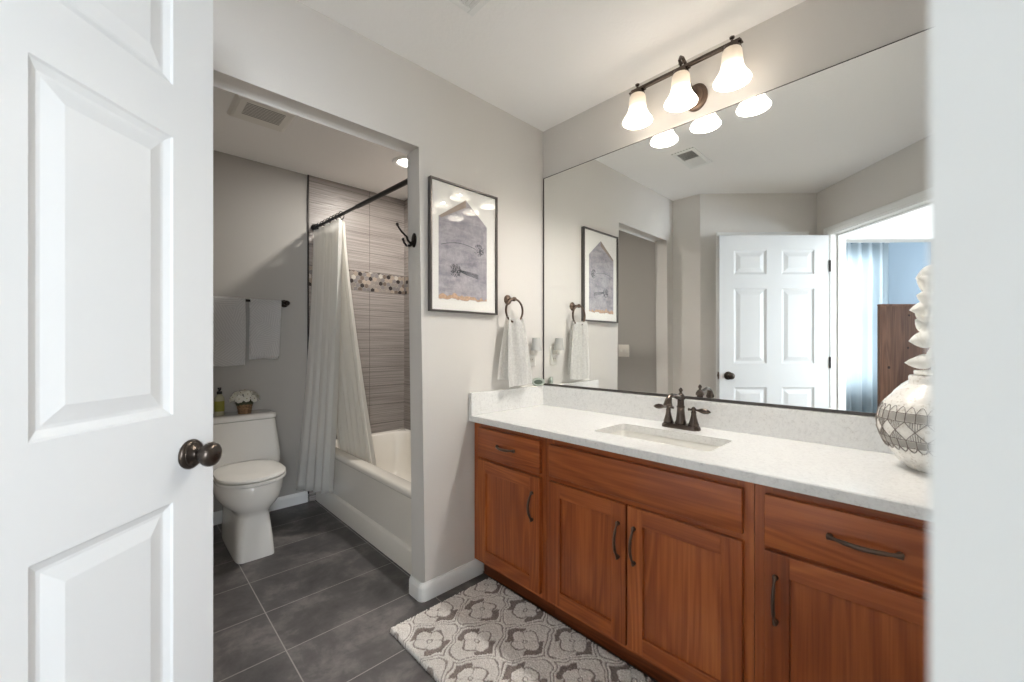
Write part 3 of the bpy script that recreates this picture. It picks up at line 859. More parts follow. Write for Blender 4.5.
# light switch in the alcove (seen in the mirror)
ls = thing('light_switch', 'white double light switch plate on the alcove wall, seen in mirror', 'light switch', (XL, 2.127, 1.115))
bm = B(); box(bm, XL, XL + .006, 2.127 - .058, 2.127 + .058, 1.055, 1.173, .002); obj('switch_plate', bm, M['plastic_almond'], ls, True)
for y in (2.104, 2.150):
    bm = B(); box(bm, XL + .005, XL + .014, y - .006, y + .006, 1.104, 1.128, .002); obj('toggle', bm, M['plastic_white'], ls)

# robe hook on the jamb of the opening
hk = thing('robe_hook', 'dark bronze double robe hook on the edge of the wide opening', 'hook', (OX1, 1.71, 1.6640))
bm = B(); lathe(bm, [(1.0, 0), (1.0, .25), (.86, .5), (.5, .6)], (0, 0, 0), (0, 0, 1), 28)
for v in bm.verts: v.co = Vector((OX1 - v.co.z * .012, 1.71 + v.co.x * .020, 1.662 + v.co.y * .034))
obj('hook_plate', bm, M['dark_bronze'], hk, True)
bm = B(); tube(bm, [(OX1 - .006, 1.71, 1.6560), (OX1 - .022, 1.71, 1.6460), (OX1 - .034, 1.71, 1.6560), (OX1 - .040, 1.71, 1.6740), (OX1 - .048, 1.71, 1.6780), (OX1 - .064, 1.71, 1.6900), (OX1 - .079, 1.71, 1.7060), (OX1 - .086, 1.71, 1.7180)], [.0065, .006, .0055, .005, .0045, .0045, .0045, .005], 10)
sphere(bm, (OX1 - .087, 1.71, 1.7200), .0075, 10); obj('prong', bm, M['dark_bronze'], hk, True)
bm = B(); tube(bm, [(OX1 - .006, 1.71, 1.6500), (OX1 - .022, 1.71, 1.6340), (OX1 - .040, 1.71, 1.6310), (OX1 - .053, 1.71, 1.6420), (OX1 - .058, 1.71, 1.6560)], [.0065, .006, .0055, .005, .005], 10)
sphere(bm, (OX1 - .058, 1.71, 1.6580), .007, 10); obj('prong', bm, M['dark_bronze'], hk, True)

# ------------------------------------------------------------------ vanity cabinets
XF = 1.288; DT = .018; XFR = XF + DT            # door faces / face frame
CT = .82; CTH = .03; CB = CT - CTH              # counter top
SC = XF / 1.30
def sy(y): return y * SC
def sz(z): return CAM_H + (z - CAM_H) * SC
def shaker_door(parent, y0, y1, z0, z1, stile=.058):
    y0, y1, z0, z1 = sy(y0), sy(y1), sz(z0), sz(z1)
    bm = B()
    for a, b in ((y0, y0 + stile), (y1 - stile, y1)): box(bm, XF, XFR, a, b, z0, z1, .0018, 2, 0)
    for a, b in ((z0, z0 + stile), (z1 - stile, z1)): box(bm, XF, XFR, y0 + stile - .0012, y1 - stile + .0012, a, b, .0018, 2, 1)
    d = obj('cabinet_door', bm, [M['cherry_v'], M['cherry_h']], parent)
    bm = B(); box(bm, XF + .0095, XFR - .003, y0 + stile - .004, y1 - stile + .004, z0 + stile - .004, z1 - stile + .004)
    obj('door_panel', bm, M['cherry_v'], d)
    return d
def drawer_front(parent, y0, y1, z0, z1, name='drawer'):
    y0, y1, z0, z1 = sy(y0), sy(y1), sz(z0), sz(z1)
    bm = B(); box(bm, XF, XFR, y0, y1, z0, z1, .0025, 3); return obj(name, bm, M['cherry_h'], parent, True, 60)
def pull(parent, y, z, vertical=True, L=.125):
    y, z = sy(y), sz(z)
    bm = B(); n = 17; pts = []; rs = []
    for i in range(n):
        t = -1 + 2 * i / (n - 1)
        o = .023 * (1 - abs(t) ** 2.0) + .002
        pts.append((XF - o - .003, y + (0 if vertical else t * L / 2), z + (t * L / 2 if vertical else 0)))
        rs.append(.0046 - .0014 * math.exp(-((abs(t) - .72) / .12) ** 2) + (.0022 if abs(t) > .9 else 0))
    tube(bm, pts, rs, 12, flat=1.35)
    for s in (-1, 1):
        c = (XF, y + (0 if vertical else s * L * .475), z + (s * L * .475 if vertical else 0))
        lathe(bm, [(.0075, -.0002), (.0075, .003), (.0055, .006), (.005, .009)], c, (-1, 0, 0), 12)
    return obj('pull_handle', bm, M['bronze'], parent, True, 60)
def cabinet(name, label, y0, y1, openings, stile_l, stile_r, finish_left=False):
    c = thing(name, label, 'bathroom cabinet', ((XFR + XV) / 2, (y0 + y1) / 2, 0))
    g = .0008
    bm = B()          # carcass + face frame + toe kick
    box(bm, XFR + .002, XV - .002, y0 + g, y0 + .016, .10, CB - .001)
    box(bm, XFR + .002, XV - .002, y1 - .016, y1 - g, .10, CB - .001)
    box(bm, XFR + .002, XV - .002, y0 + .016, y1 - .016, .10, .116)
    box(bm, XV - .010, XV - .002, y0 + .016, y1 - .016, .116, CB - .001)
    obj('carcass', bm, M['cherry_v'], c)
    bm = B()
    f0, f1 = XFR, XFR + .018
    box(bm, f0, f1, y0 + g, y0 + stile_l, .092, CB - .001, 0, 1, 0); box(bm, f0, f1, y1 - stile_r, y1 - g, .092, CB - .001, 0, 1, 0)
    for za, zb in ((.092, .135), (.585, .635), (.745, CB - .001)):
        box(bm, f0 + .0004, f1, y0 + stile_l, y1 - stile_r, za, zb, 0, 1, 1)
    obj('face_frame', bm, [M['cherry_v'], M['cherry_h']], c)
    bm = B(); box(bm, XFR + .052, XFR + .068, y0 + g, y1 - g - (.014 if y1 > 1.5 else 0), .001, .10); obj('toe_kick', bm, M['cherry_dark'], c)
    return c
VY = [YB - .002, sy(1.163), sy(.372), sy(-.158)]           # unit boundaries
c1 = cabinet('drawer_cabinet', 'narrow cherry cabinet against the picture wall, drawer above single door', VY[1], VY[0], None, .045, .05)
d = drawer_front(c1, 1.190, 1.606, .618, .760); pull(d, 1.40, .690, False, .115)
d = shaker_door(c1, 1.190, 1.606, .104, .602); pull(d, 1.231, .472, True, .12)
c2 = cabinet('sink_cabinet', 'wide cherry cabinet under the sink, false front above two doors', VY[2], VY[1], None, .045, .045)
drawer_front(c2, .399, 1.136, .625, .757, 'false_front')
d = shaker_door(c2, .7765, 1.136, .103, .604); pull(d, .806, .472, True, .125)
d = shaker_door(c2, .399, .7695, .103, .604); pull(d, .743, .472, True, .125)
c3 = cabinet('drawer_cabinet', 'cherry drawer and door cabinet nearest the doorway, below the patterned vase', VY[3], VY[2], None, .045, .045)
d = drawer_front(c3, -.108, .343, .615, .757); pull(d, .131, .690, False, .135)
d = shaker_door(c3, -.108, .343, .104, .603, .06); pull(d, .315, .477, True, .125)

# ------------------------------------------------------------------ countertop with sink cut-out
CX0 = 1.272; SKX0, SKX1, SKY0, SKY1 = 1.409, 1.640, .530, .992
ct = thing('countertop', 'white speckled quartz countertop with low splash on the cherry cabinets', 'countertop', (1.55, .74, CB))
bm = B()
y0c, y1c = YE + .001, YB - .001
def slab_hole(bm, outer, hole, z0, z1):
    """outer & hole: rrect outlines with equal counts"""
    n = len(outer); O0 = [bm.verts.new((x, y, z0)) for x, y, _ in outer]; O1 = [bm.verts.new((x, y, z1 - .003)) for x, y, _ in outer]
    cx = sum(p[0] for p in outer) / n; cy = sum(p[1] for p in outer) / n
    ins = [(x + (.003 if x < cx else -.003), y + (.003 if y < cy else -.003)) for x, y, _ in outer]
    O2 = [bm.verts.new((x, y, z1)) for x, y in ins]
    H1 = [bm.verts.new((x, y, z1)) for x, y, _ in hole]; H0 = [bm.verts.new((x, y, z0)) for x, y, _ in hole]
    for A, C in ((O0, O1), (O1, O2), (O2, H1), (H1, H0), (H0, O0)):
        for k in range(n): bm.faces.new((A[k], A[(k + 1) % n], C[(k + 1) % n], C[k]))
slab_hole(bm, rrect(CX0, XV - .001, y0c, y1c, .002, 0, 6), rrect(SKX0, SKX1, SKY0, SKY1, .02, 0, 6), CB, CT)
obj('slab', bm, M['quartz'], ct, True, 30)
bm = B(); box(bm, XV - .021, XV - .001, y0c, YB - .021, CT, .932, .0018); obj('backsplash', bm, M['quartz'], ct)
bm = B(); box(bm, CX0, XV - .001, YB - .021, YB - .001, CT, .932, .0018); obj('side_splash', bm, M['quartz'], ct)

sk = thing('sink', 'white rectangular undermount sink set in the quartz countertop', 'sink', (1.525, .761, .67))
bm = B()
e = .012
R = [rrect(SKX0 - e, SKX1 + e, SKY0 - e, SKY1 + e, .02, CB - .012, 6), rrect(SKX0 - e, SKX1 + e, SKY0 - e, SKY1 + e, .02, CB - .0005, 6), rrect(SKX0 - .003, SKX1 + .003, SKY0 - .003, SKY1 + .003, .022, CB - .0005, 6),
     rrect(SKX0, SKX1, SKY0, SKY1, .025, CB - .006, 6), rrect(SKX0 + .006, SKX1 - .006, SKY0 + .008, SKY1 - .008, .03, .72, 6), rrect(SKX0 + .015, SKX1 - .012, SKY0 + .02, SKY1 - .02, .035, .685, 6), rrect(SKX0 + .03, SKX1 - .03, SKY0 + .04, SKY1 - .04, .04, .675, 6), rrect(SKX0 + .09, SKX1 - .09, SKY0 + .19, SKY1 - .19, .02, .670, 6)]
loft(bm, R, cap0=False); obj('basin', bm, M['porcelain'], sk, True, 60)
bm = B(); lathe(bm, [(.022, .671), (.022, .674), (.012, .676)], (1.525, .761, 0), seg=20); obj('drain', bm, M['drain'], sk, True)
# small overflow mark on the back wall of the basin (three dark dashes)
bm = B()
for dy, h in ((.014, .003), (0, .004), (-.014, .003)): box(bm, SKX1 - .0062, SKX1 - .004, .775 + dy - .005, .775 + dy + .005, .750 - h / 2, .750 + h / 2, .0008)
obj('overflow_mark', bm, M['slot'], sk)

# ------------------------------------------------------------------ faucet
FX, FY = 1.722, .765
fa = thing('faucet', 'oil-rubbed bronze two-handle faucet behind the sink', 'faucet', (FX, FY, CT))
bm = B()
prof = [(1.0, 0), (1.0, .006), (.95, .011), (.84, .016), (.74, .019)]
loft(bm, [rrect(FX - .029 * (.45 + .55 * s), FX + .029 * (.45 + .55 * s), FY - .080 * (.62 + .38 * s), FY + .080 * (.62 + .38 * s), .026 * (.45 + .55 * s), CT + z, 8) for s, z in prof])
obj('base', bm, M['pewter'], fa, True, 50)
bm = B()
lathe(bm, [(.022, .018), (.0225, .026), (.0195, .034), (.0165, .060), (.0145, .085), (.0165, .088), (.0165, .092), (.0135, .096), (.0135, .120), (.0175, .123), (.0185, .128), (.0165, .136), (.011, .144), (.006, .148), (.0045, .152), (.0075, .157), (.0085, .162), (.005, .167), (.003, .171)], (FX, FY, CT), seg=24)
obj('column', bm, M['pewter'], fa, True, 50)
bm = B()
tube(bm, [(FX - .006, FY, CT + .128), (FX - .030, FY, CT + .134), (FX - .056, FY, CT + .141), (FX - .082, FY, CT + .145), (FX - .102, FY, CT + .141), (FX - .114, FY, CT + .128), (FX - .119, FY, CT + .112)], [.0125, .0105, .0095, .0095, .0105, .0135, .0165], 16)
lathe(bm, [(.0135, -.010), (.0175, -.003), (.0185, .003), (.0165, .007)], (FX - .119, FY, CT + .110), (-.28, 0, -1), 16)
obj('spout', bm, M['pewter'], fa, True, 50)
for s in (-1, 1):
    hy = FY + s * .054
    bm = B(); lathe(bm, [(.0205, .018), (.021, .024), (.0175, .032), (.0125, .050), (.0095, .066), (.0105, .070), (.0105, .074), (.008, .077), (.007, .084), (.0095, .088), (.0065, .093), (.003, .096)], (FX, hy, CT), seg=20)
    h = obj('handle', bm, M['pewter'], fa, True, 50)
    bm = B(); tube(bm, [(FX, hy - s * .022, CT + .083), (FX, hy - s * .016, CT + .083), (FX, hy + s * .012, CT + .083), (FX, hy + s * .020, CT + .083), (FX, hy + s * .030, CT + .083), (FX, hy + s * .045, CT + .082), (FX, hy + s * .058, CT + .081), (FX, hy + s * .068, CT + .080)], [.006, .0048, .0042, .0055, .0095, .0115, .0085, .002], 14)
    obj('lever', bm, M['pewter'], h, True, 60)

# ------------------------------------------------------------------ mirror
MB, MT_, MY1 = .934, 2.155, YB - .012
mi = thing('wall_mirror', 'big frameless wall mirror in a dark bottom channel above the countertop', 'mirror', (XV, .7, MB))
bm = B(); box(bm, XV - .006, XV - .0005, YE + .02, MY1, MB + .003, MT_); obj('mirror_glass', bm, M['mirror'], mi)
bm = B(); box(bm, XV - .011, XV - .0062, YE + .02, MY1 + .003, MB, MB + .011); obj('bottom_channel', bm, M['channel'], mi)
bm = B(); box(bm, XV - .008, XV - .0004, MY1 - .0005, MY1 + .004, MB, MT_ + .002); obj('edge_strip', bm, M['dark_bronze'], mi)
bm = B(); box(bm, XV - .0075, XV - .0004, YE + .02, MY1 + .004, MT_, MT_ + .0022); obj('top_strip', bm, M['dark_bronze'], mi)

# ------------------------------------------------------------------ vanity light
LX, LZ = 1.693, 2.322
SY = (.950, .752, .554)
vl = thing('vanity_light', 'bronze three-lamp vanity light with bell glass shades above the mirror', 'wall lamp', (XV, .745, 2.25))
bm = B(); lathe(bm, [(1, 0), (1, .35), (.92, .55), (.74, .62), (.70, .85), (.5, 1.0), (.25, 1.05)], (0, 0, 0), (0, 0, 1), 36)
for v in bm.verts: v.co = Vector((XV - v.co.z * .022, .742 + v.co.x * .048, 2.252 + v.co.y * .058))
obj('backplate', bm, M['bronze'], vl, True, 40)
bm = B()
tube(bm, [(XV - .018, .742, 2.258), (XV - .045, .742, 2.262), (XV - .070, .744, 2.285), (XV - .085, .746, 2.325), (XV - .100, .748, 2.358), (LX + .012, .750, 2.372), (LX - .006, .750, 2.366), (LX - .014, .751, 2.350), (LX - .002, .751, 2.338)], [.009, .008, .007, .007, .007, .007, .007, .0065, .006], 12)
obj('arm', bm, M['pewter'], vl, True)
bm = B(); box(bm, LX - .008, LX + .008, SY[2] - .03, SY[0] + .03, LZ - .007, LZ + .007, .002)
for y in SY: box(bm, LX - .014, LX + .014, y - .045 * .8, y + .045 * .8, LZ - .009, LZ - .003, .002)
obj('crossbar', bm, M['pewter'], vl)
SHADE_POWER = 8.0
for y in SY:
    bm = B(); lathe(bm, [(.006, .004), (.0045, .016), (.009, .020), (.0095, .025), (.004, .029)], (LX, y, LZ), seg=16)
    lathe(bm, [(.02, -.004), (.030, -.010), (.033, -.024), (.030, -.026)], (LX, y, LZ), seg=24)
    hd = obj('lamp_holder', bm, M['pewter'], vl, True)
    st = bpy.data.meshes.new('lamp_shade'); bm = B()
    pr = [(.031, -.024), (.0345, -.032), (.0365, -.052), (.0380, -.074), (.041, -.094), (.049, -.114), (.0595, -.130), (.0660, -.142), (.0650, -.145)]
    pr2 = [(r - .003, h) for r, h in pr[::-1]]
    lathe(bm, pr + pr2, (0, 0, 0), seg=40, cap0=False, cap1=True)
    for f in bm.faces: f.smooth = True
    bmesh.ops.recalc_face_normals(bm, faces=bm.faces)
    bm.to_mesh(st); bm.free(); st.materials.append(M['shade'])
    so = bpy.data.objects.new('lamp_shade', st); COL.objects.link(so); so.parent = vl
    so.location = ROOTM[vl.name] @ Vector((LX, y, LZ))
    l = bpy.data.lights.new('bulb_light', 'POINT'); l.energy = SHADE_POWER; l.color = (1, .965, .91); l.shadow_soft_size = .024
    lo = bpy.data.objects.new('bulb_light', l); COL.objects.link(lo); lo.parent = vl; lo.location = ROOTM[vl.name] @ Vector((LX, y, LZ - .105))

# ------------------------------------------------------------------ framed picture
PX0, PX1, PZ0, PZ1 = 1.032, 1.444, 1.329, 1.948
PYF = YB - .026
pf = thing('framed_picture', 'framed house-shaped grey print on white mat beside the opening', 'picture', ((PX0 + PX1) / 2, YB, PZ0))
bm = B(); fw = .009
for a in ((PX0, PX0 + fw, PZ0, PZ1), (PX1 - fw, PX1, PZ0, PZ1)): box(bm, a[0], a[1], PYF, YB - .001, a[2], a[3], .001)
for a in ((PZ0, PZ0 + fw), (PZ1 - fw, PZ1)): box(bm, PX0 + fw, PX1 - fw, PYF, YB - .001, a[0], a[1], .001)
obj('frame', bm, M['black_frame'], pf)
bm = B(); box(bm, PX0 + fw - .002, PX1 - fw + .002, YB - .014, YB - .010, PZ0 + fw - .002, PZ1 - fw + .002); obj('mat_board', bm, M['mat_board'], pf)
def yplane(bm, pts, y, th, mi=0): extrude_poly(bm, [(x, y, z) for x, z in pts], (0, -th, 0), mi)
rnd = random.Random(4)
bm = B(); AX0, AX1, ASH, AAP, ABOT = 1.083, 1.376, 1.777, 1.886, 1.392
top_edge = [(AX1, ASH), (1.240, AAP), (AX0, ASH)]
botm = [(AX0 + (AX1 - AX0) * i / 24, ABOT + rnd.uniform(-.005, .005)) for i in range(25)]
yplane(bm, botm + top_edge, YB - .0141, .0012); art = obj('print', bm, M['art'], pf)
bm = B(); yplane(bm, [(AX0, ASH), (AX0 + .014, ASH - .006), (1.243, AAP - .035), (1.240, AAP)], YB - .0153, .0004); obj('print_roof', bm, M['art_brown'], art)
bm = B()
low = [(x, z + .001) for x, z in botm]; up = [(x, z + .012 + rnd.uniform(-.009, .009) + .012 * (1 - i / 24)) for i, (x, z) in enumerate(botm)]
for i in range(24):
    yplane(bm, [low[i], low[i + 1], up[i + 1], up[i]], YB - .0153, .0004)
obj('print_edge', bm, M['art_orange'], art)
bm = B()
def blot(cx, cz, r, n=90):
    for _ in range(n):
        a = rnd.uniform(0, 2 * PI); q = r * rnd.random() ** .6; w = .0016; l = r * rnd.uniform(.2, .5)
        p = (cx + q * math.cos(a), cz + q * math.sin(a)); b_ = rnd.uniform(0, PI)
        dx, dz = math.cos(b_) * l / 2, math.sin(b_) * l / 2; nx, nz = -math.sin(b_) * w, math.cos(b_) * w
        yplane(bm, [(p[0] - dx, p[1] - dz), (p[0] + nx, p[1] + nz), (p[0] + dx, p[1] + dz), (p[0] - nx, p[1] - nz)], YB - .0153, .0004)
def stroke(pts, w):
    for (a, b), (c, d) in zip(pts, pts[1:]):
        L = math.hypot(c - a, d - b); nx, nz = -(d - b) / L * w, (c - a) / L * w
        yplane(bm, [(a + nx, b + nz), (a - nx, b - nz), (c - nx, d - nz), (c + nx, d + nz)], YB - .0153, .0004)
blot(1.325, 1.650, .030)
stroke(arc(lambda t: (1.30 - .205 * t, 1.655 + .018 * math.sin(3 * t) - .012 * t), 14), .0012)
obj('print_botanical', bm, M['art_dark'], art)
bm = B(); blot(1.178, 1.532, .032, 110)
for k in range(7): stroke(arc(lambda t: (1.19 + .13 * t, 1.535 - .02 * t + (k - 3) * .006 * t * (1.5 - t)), 8), .0008)
obj('print_botanical', bm, M['art_dark'], art)
bm = B(); box(bm, PX0 + fw - .001, PX1 - fw + .001, YB - .0215, YB - .0195, PZ0 + fw - .001, PZ1 - fw + .001); obj('glass_pane', bm, M['glass'], pf)

# ------------------------------------------------------------------ towel ring and its towel
RXC, RZC = 1.538, 1.350
tr_ = thing('towel_ring', 'bronze towel ring on the wall between picture and mirror', 'towel ring', (RXC, YB, 1.42))
bm = B(); lathe(bm, [(.027, 0), (.027, .004), (.022, .008), (.020, .012), (.011, .015), (.009, .045), (.012, .049), (.0125, .056), (.009, .062)], (RXC, YB, 1.418), (0, -1, 0), 28); obj('mount', bm, M['bronze'], tr_, True, 50)
RR = .062; RYC = YB - .054
bm = B(); tube(bm, [(RXC + RR * math.sin(a), RYC, 1.356 + RR * math.cos(a)) for a in [2 * PI * i / 48 for i in range(48)]], .0055, 10, closed=True); obj('ring', bm, M['bronze'], tr_, True)
bm = B()
nu, nv = 60, 46; zc = 1.356 - RR; rows = []
path = []
for i in range(nv): path.append((-1, i / (nv - 1)))
def cloth_row(side, f):
    """side 1: front fall (towards the room), -1: back fall"""
    row = []
    z = 1.313 - (1.313 - (.955 if side > 0 else .985)) * f
    wd = (.058 + (.092 - .058) * min(1, f * 1.25) ** .75)
    for k in range(nu + 1):
        s = -1 + 2 * k / nu
        fold = math.sin(s * 5.2 + .6) * (.011 - .002 * f) + .004 * math.sin(s * 11 + 2)
        cz = (1 - (RR * .55 * s / RR) ** 2)
        x = RXC + .012 * f + s * wd + (.012 * side * f)
        if side < 0: x -= .016 * f
        sag = -.012 * (1 - s * s) * (1 - f)
        row.append(((x, RYC - side * (.012 + .012 * f) - fold, z + sag + .006 * s * f * side)))
    return row
R2 = []
for i in range(nv): R2.append(cloth_row(-1, 1 - i / (nv - 1)))
for i in range(1, 6):
    a = PI * i / 6; A, C = cloth_row(-1, 0), cloth_row(1, 0)
    R2.append([Vector(p).lerp(Vector(q), (1 - math.cos(a)) / 2) + Vector((0, 0, .011 * math.sin(a))) for p, q in zip(A, C)])
for i in range(nv): R2.append(cloth_row(1, i / (nv - 1)))
g = [[bm.verts.new(p) for p in r] for r in R2]
for A, C in zip(g, g[1:]):
    for k in range(nu): bm.faces.new((A[k], A[k + 1], C[k + 1], C[k]))
bmesh.ops.solidify(bm, geom=bm.faces[:], thickness=.006)
t = obj('hand_towel', bm, M['towel_white'], None, True, 70); tag(t, 'white bobbled hand towel hanging through the bronze towel ring', 'towel')

# ------------------------------------------------------------------ outlet, night light, little clock
ou = thing('wall_outlet', 'white wall outlet beside the mirror edge, above the splash', 'outlet', (1.7220, YB, 1.108))
bm = B(); box(bm, 1.6950, 1.7570, YB - .006, YB, 1.050, 1.166, .002); obj('outlet_plate', bm, M['plastic_white'], ou, True)
for z in (1.085, 1.131):
    bm = B(); box(bm, 1.7060, 1.7380, YB - .0075, YB - .005, z - .014, z + .014, .002); r = obj('receptacle', bm, M['plastic_almond'], ou)
    bm = B()
    for x in (1.7150, 1.7290): box(bm, x - .0012, x + .0012, YB - .0079, YB - .0070, z - .002, z + .007)
    obj('slot', bm, M['slot'], r)
nl = thing('night_light', 'plug-in night light with small grey shade, above the outlet', 'night light', (1.7220, YB - .03, 1.14))
bm = B(); box(bm, 1.7070, 1.7370, YB - .040, YB - .0078, 1.112, 1.148, .005); lathe(bm, [(.014, 1.142), (.016, 1.150), (.012, 1.156)], (1.7220, YB - .040, 0), seg=16); obj('plug_base', bm, M['plastic_almond'], nl, True)
bm = B(); lathe(bm, [(.0315, 1.140), (.0225, 1.212), (.0205, 1.212), (.0295, 1.140)], (1.7220, YB - .044, 0), seg=28, cap0=False, cap1=False)
lathe(bm, [(.0295, 1.1405), (.0005, 1.1402)], (1.7220, YB - .044, 0), seg=28, cap0=False, cap1=False); obj('lamp_shade', bm, M['grey_shade'], nl, True)

ck = thing('clock', 'tiny oval digital clock standing on the splash in the corner', 'clock', (1.770, YB - .012, .932))
bm = B(); lathe(bm, [(.4, -1), (.85, -.8), (1.0, -.2), (1.0, .2), (.88, .75), (.74, .9)], (0, 0, 0), (0, 0, 1), 32)
CKD = Vector((-.62, -.78, 0)).normalized(); CKT = Vector((-CKD.y, CKD.x, 0))
cc_ = Vector((1.764, YB - .018, .9565))
for v in bm.verts:
    q = cc_ + CKD * (v.co.z * .011) + CKT * (v.co.x * .040); v.co = Vector((q.x, q.y, cc_.z + v.co.y * .0245))
obj('clock_case', bm, M['clock_body'], ck, True)
bm = B(); lathe(bm, [(1, 0), (1, 1)], (0, 0, 0), (0, 0, 1), 28)
for v in bm.verts:
    q = cc_ + CKD * (.0098 + v.co.z * .0008) + CKT * (v.co.x * .025); v.co = Vector((q.x, q.y, cc_.z + v.co.y * .0135))
obj('display', bm, M['clock_face'], ck)

# ------------------------------------------------------------------ patterned vase with white stems
VC = Vector((1.660, .004, CT))
vs_ = thing('vase', 'round white pottery vase with incised diamond band at counter end', 'vase', VC)
VP = [(.060, 0), (.067, .003), (.084, .020), (.106, .048), (.123, .080), (.132, .110), (.134, .134), (.129, .164), (.115, .192), (.094, .217), (.075, .233), (.066, .240), (.0635, .243), (.0635, .250), (.064, .262), (.062, .266), (.056, .266), (.052, .255), (.052, .240), (.09, .20), (.11, .12), (.06, .02)]
bm = B(); lathe(bm, VP, VC, seg=72); obj('pot', bm, M['pot'], vs_, True, 50)
def vr(h):
    for (r0, h0), (r1, h1) in zip(VP[:14], VP[1:14]):
        if h0 <= h <= h1: return r0 + (r1 - r0) * (h - h0) / (h1 - h0)
    return .06
def vpt(th, h, off=.0012):
    r = vr(h) + off; return Vector((VC.x + r * math.cos(th), VC.y + r * math.sin(th), VC.z + h))
bm = B()          # incised lines drawn as thin raised strokes on the glaze
def vline(pts, r=.0012): tube(bm, [vpt(t, h) for t, h in pts], r, 5)
ND = 18; st = 2 * PI / ND
H0, H1, H2, H3, H4, H5 = .060, .073, .093, .143, .166, .184
for h in (H1, H2, H3, H4): tube(bm, [vpt(2 * PI * i / 72, h) for i in range(72)], .0009, 5, closed=True)
for k in range(ND):
    a = k * st; c = a + st / 2; md = (H2 + H3) / 2
    for q0, q1 in (((a, md), (c, H3)), ((c, H3), (a + st, md)), ((a, md), (c, H2)), ((c, H2), (a + st, md))):
        vline([(q0[0] + (q1[0] - q0[0]) * i / 5, q0[1] + (q1[1] - q0[1]) * i / 5) for i in range(6)], .001)
    for j in range(-2, 3):
        t = a + j * st / 9; hh = (H3 - md) * (abs(j) / 9 * 2)
        vline([(t, md + hh + .003), (t, H3)], .0007); vline([(t, md - hh - .003), (t, H2)], .0007)
    for half in (0, 1):
        b0 = a + half * st / 2
        vline([(b0 + st / 2 * i / 6, H4 + (H5 - H4) * math.sin(PI * i / 6)) for i in range(7)], .0007)
        vline([(b0 + st / 2 * i / 6, H1 - (H1 - H0) * math.sin(PI * i / 6)) for i in range(7)], .0013)
        vline([(b0, H3), (b0, H4)], .001); vline([(b0, H1), (b0, H2)], .001)
obj('incised_lines', bm, M['pot_line'], vs_, True)
for a, b in ((H3 + .003, H4 - .002), (H1 + .002, H2 - .003)):
    bm = B()
    for k in range(ND * 2):
        t0, t1 = k * st / 2 + .012, (k + 1) * st / 2 - .012
        g = [[bm.verts.new(vpt(t0 + (t1 - t0) * i / 3, a + (b - a) * j / 3, .0006)) for i in range(4)] for j in range(4)]
        for j in range(3):
            for i in range(3): bm.faces.new((g[j][i], g[j][i + 1], g[j + 1][i + 1], g[j + 1][i]))
    bmesh.ops.solidify(bm, geom=bm.faces[:], thickness=.0004)
    obj('glaze_band', bm, M['pot_band'], vs_, True)

def leaf(bm, base, d, up, L, wd, cup=.18):
    d = d.normalized(); s = d.cross(up).normalized(); n = s.cross(d).normalized()
    k = 9; L_, R_2, C_ = [], [], []
    for i in range(k):
        f = i / (k - 1); w = wd * math.sin(PI * f ** .8) ** .8 if 0 < f < 1 else 0
        c = base + d * L * f + n * (-.25 * L * f * f * .5)
        C_.append(bm.verts.new(c)); L_.append(bm.verts.new(c + s * (w + .0003) + n * w * cup)); R_2.append(bm.verts.new(c - s * (w + .0003) + n * w * cup))
    for i in range(k - 1):
        bm.faces.new((C_[i], C_[i + 1], L_[i + 1], L_[i])); bm.faces.new((R_2[i], R_2[i + 1], C_[i + 1], C_[i]))
    bmesh.ops.solidify(bm, geom=bm.faces[:], thickness=.0009)
rnd = random.Random(21)
TOC = (Vector((0, 0, 0)) - VC); TOC.z = 0; TOC.normalize()
LFT = Vector((TOC.y, -TOC.x, 0))                # towards picture left, as seen from the doorway
if LFT.y < 0: LFT = -LFT
def sprig(label, path, rows):
    p0 = Vector(path[0])
    s = thing('leaf_stem', label, 'dried stem', p0, 'white leaf stems in the vase')
    P = [Vector(p) for p in path]
    bm = B(); tube(bm, P, [.0032 - .0022 * i / (len(P) - 1) for i in range(len(P))], 7); obj('stem', bm, M['stem'], s, True)
    for (f, dl, dc, up, L, wd) in rows:
        i = f * (len(P) - 1); k = min(int(i), len(P) - 2); b = P[k].lerp(P[k + 1], i - k)
        d = LFT * dl + TOC * dc + Vector((0, 0, up))
        bm = B(); leaf(bm, b, d, (TOC + Vector((0, 0, .35))), L, wd); obj('leaf', bm, M['leaf_white'], s, True, 80)
VT = Vector((VC.x, VC.y, CT + .255))
def pth(pts): return [VT + LFT * a + TOC * b + Vector((0, 0, h)) for a, b, h in pts]
def rows_of(n, f0, Lr, seedv, wide=.026):
    r = random.Random(seedv); out = []
    for i in range(n):
        f = f0 + (1 - f0) * i / (n - 1); sd = 1 if i % 2 == 0 else -1
        out.append((f, sd * r.uniform(.7, 1.1), r.uniform(-.2, .6), r.uniform(-.7, 1.15), Lr * r.uniform(.75, 1.2), wide * r.uniform(.95, 1.35)))
    return out
sprig('tall white leafy stem, leftmost of the stems in the vase', pth([(.012, 0, -.16), (.012, .01, -.02), (.010, .018, .09), (.006, .022, .20), (-.006, .02, .300)]),
      [(.40, 1, .2, .05, .060, .019), (.44, -1, .3, .3, .05, .020)] + rows_of(15, .55, .052, 3, .021))
sprig('tall white leafy stem, middle one of the stems in the vase', pth([(-.012, 0, -.16), (-.018, -.01, .0), (-.034, -.012, .12), (-.045, -.01, .24), (-.055, -.005, .345)]), rows_of(15, .45, .06, 9, .024))
sprig('shorter white leafy stem at the back of the vase', pth([(-.02, -.01, -.16), (-.034, -.02, -.01), (-.068, -.03, .10), (-.10, -.04, .20)]), rows_of(11, .45, .058, 15))
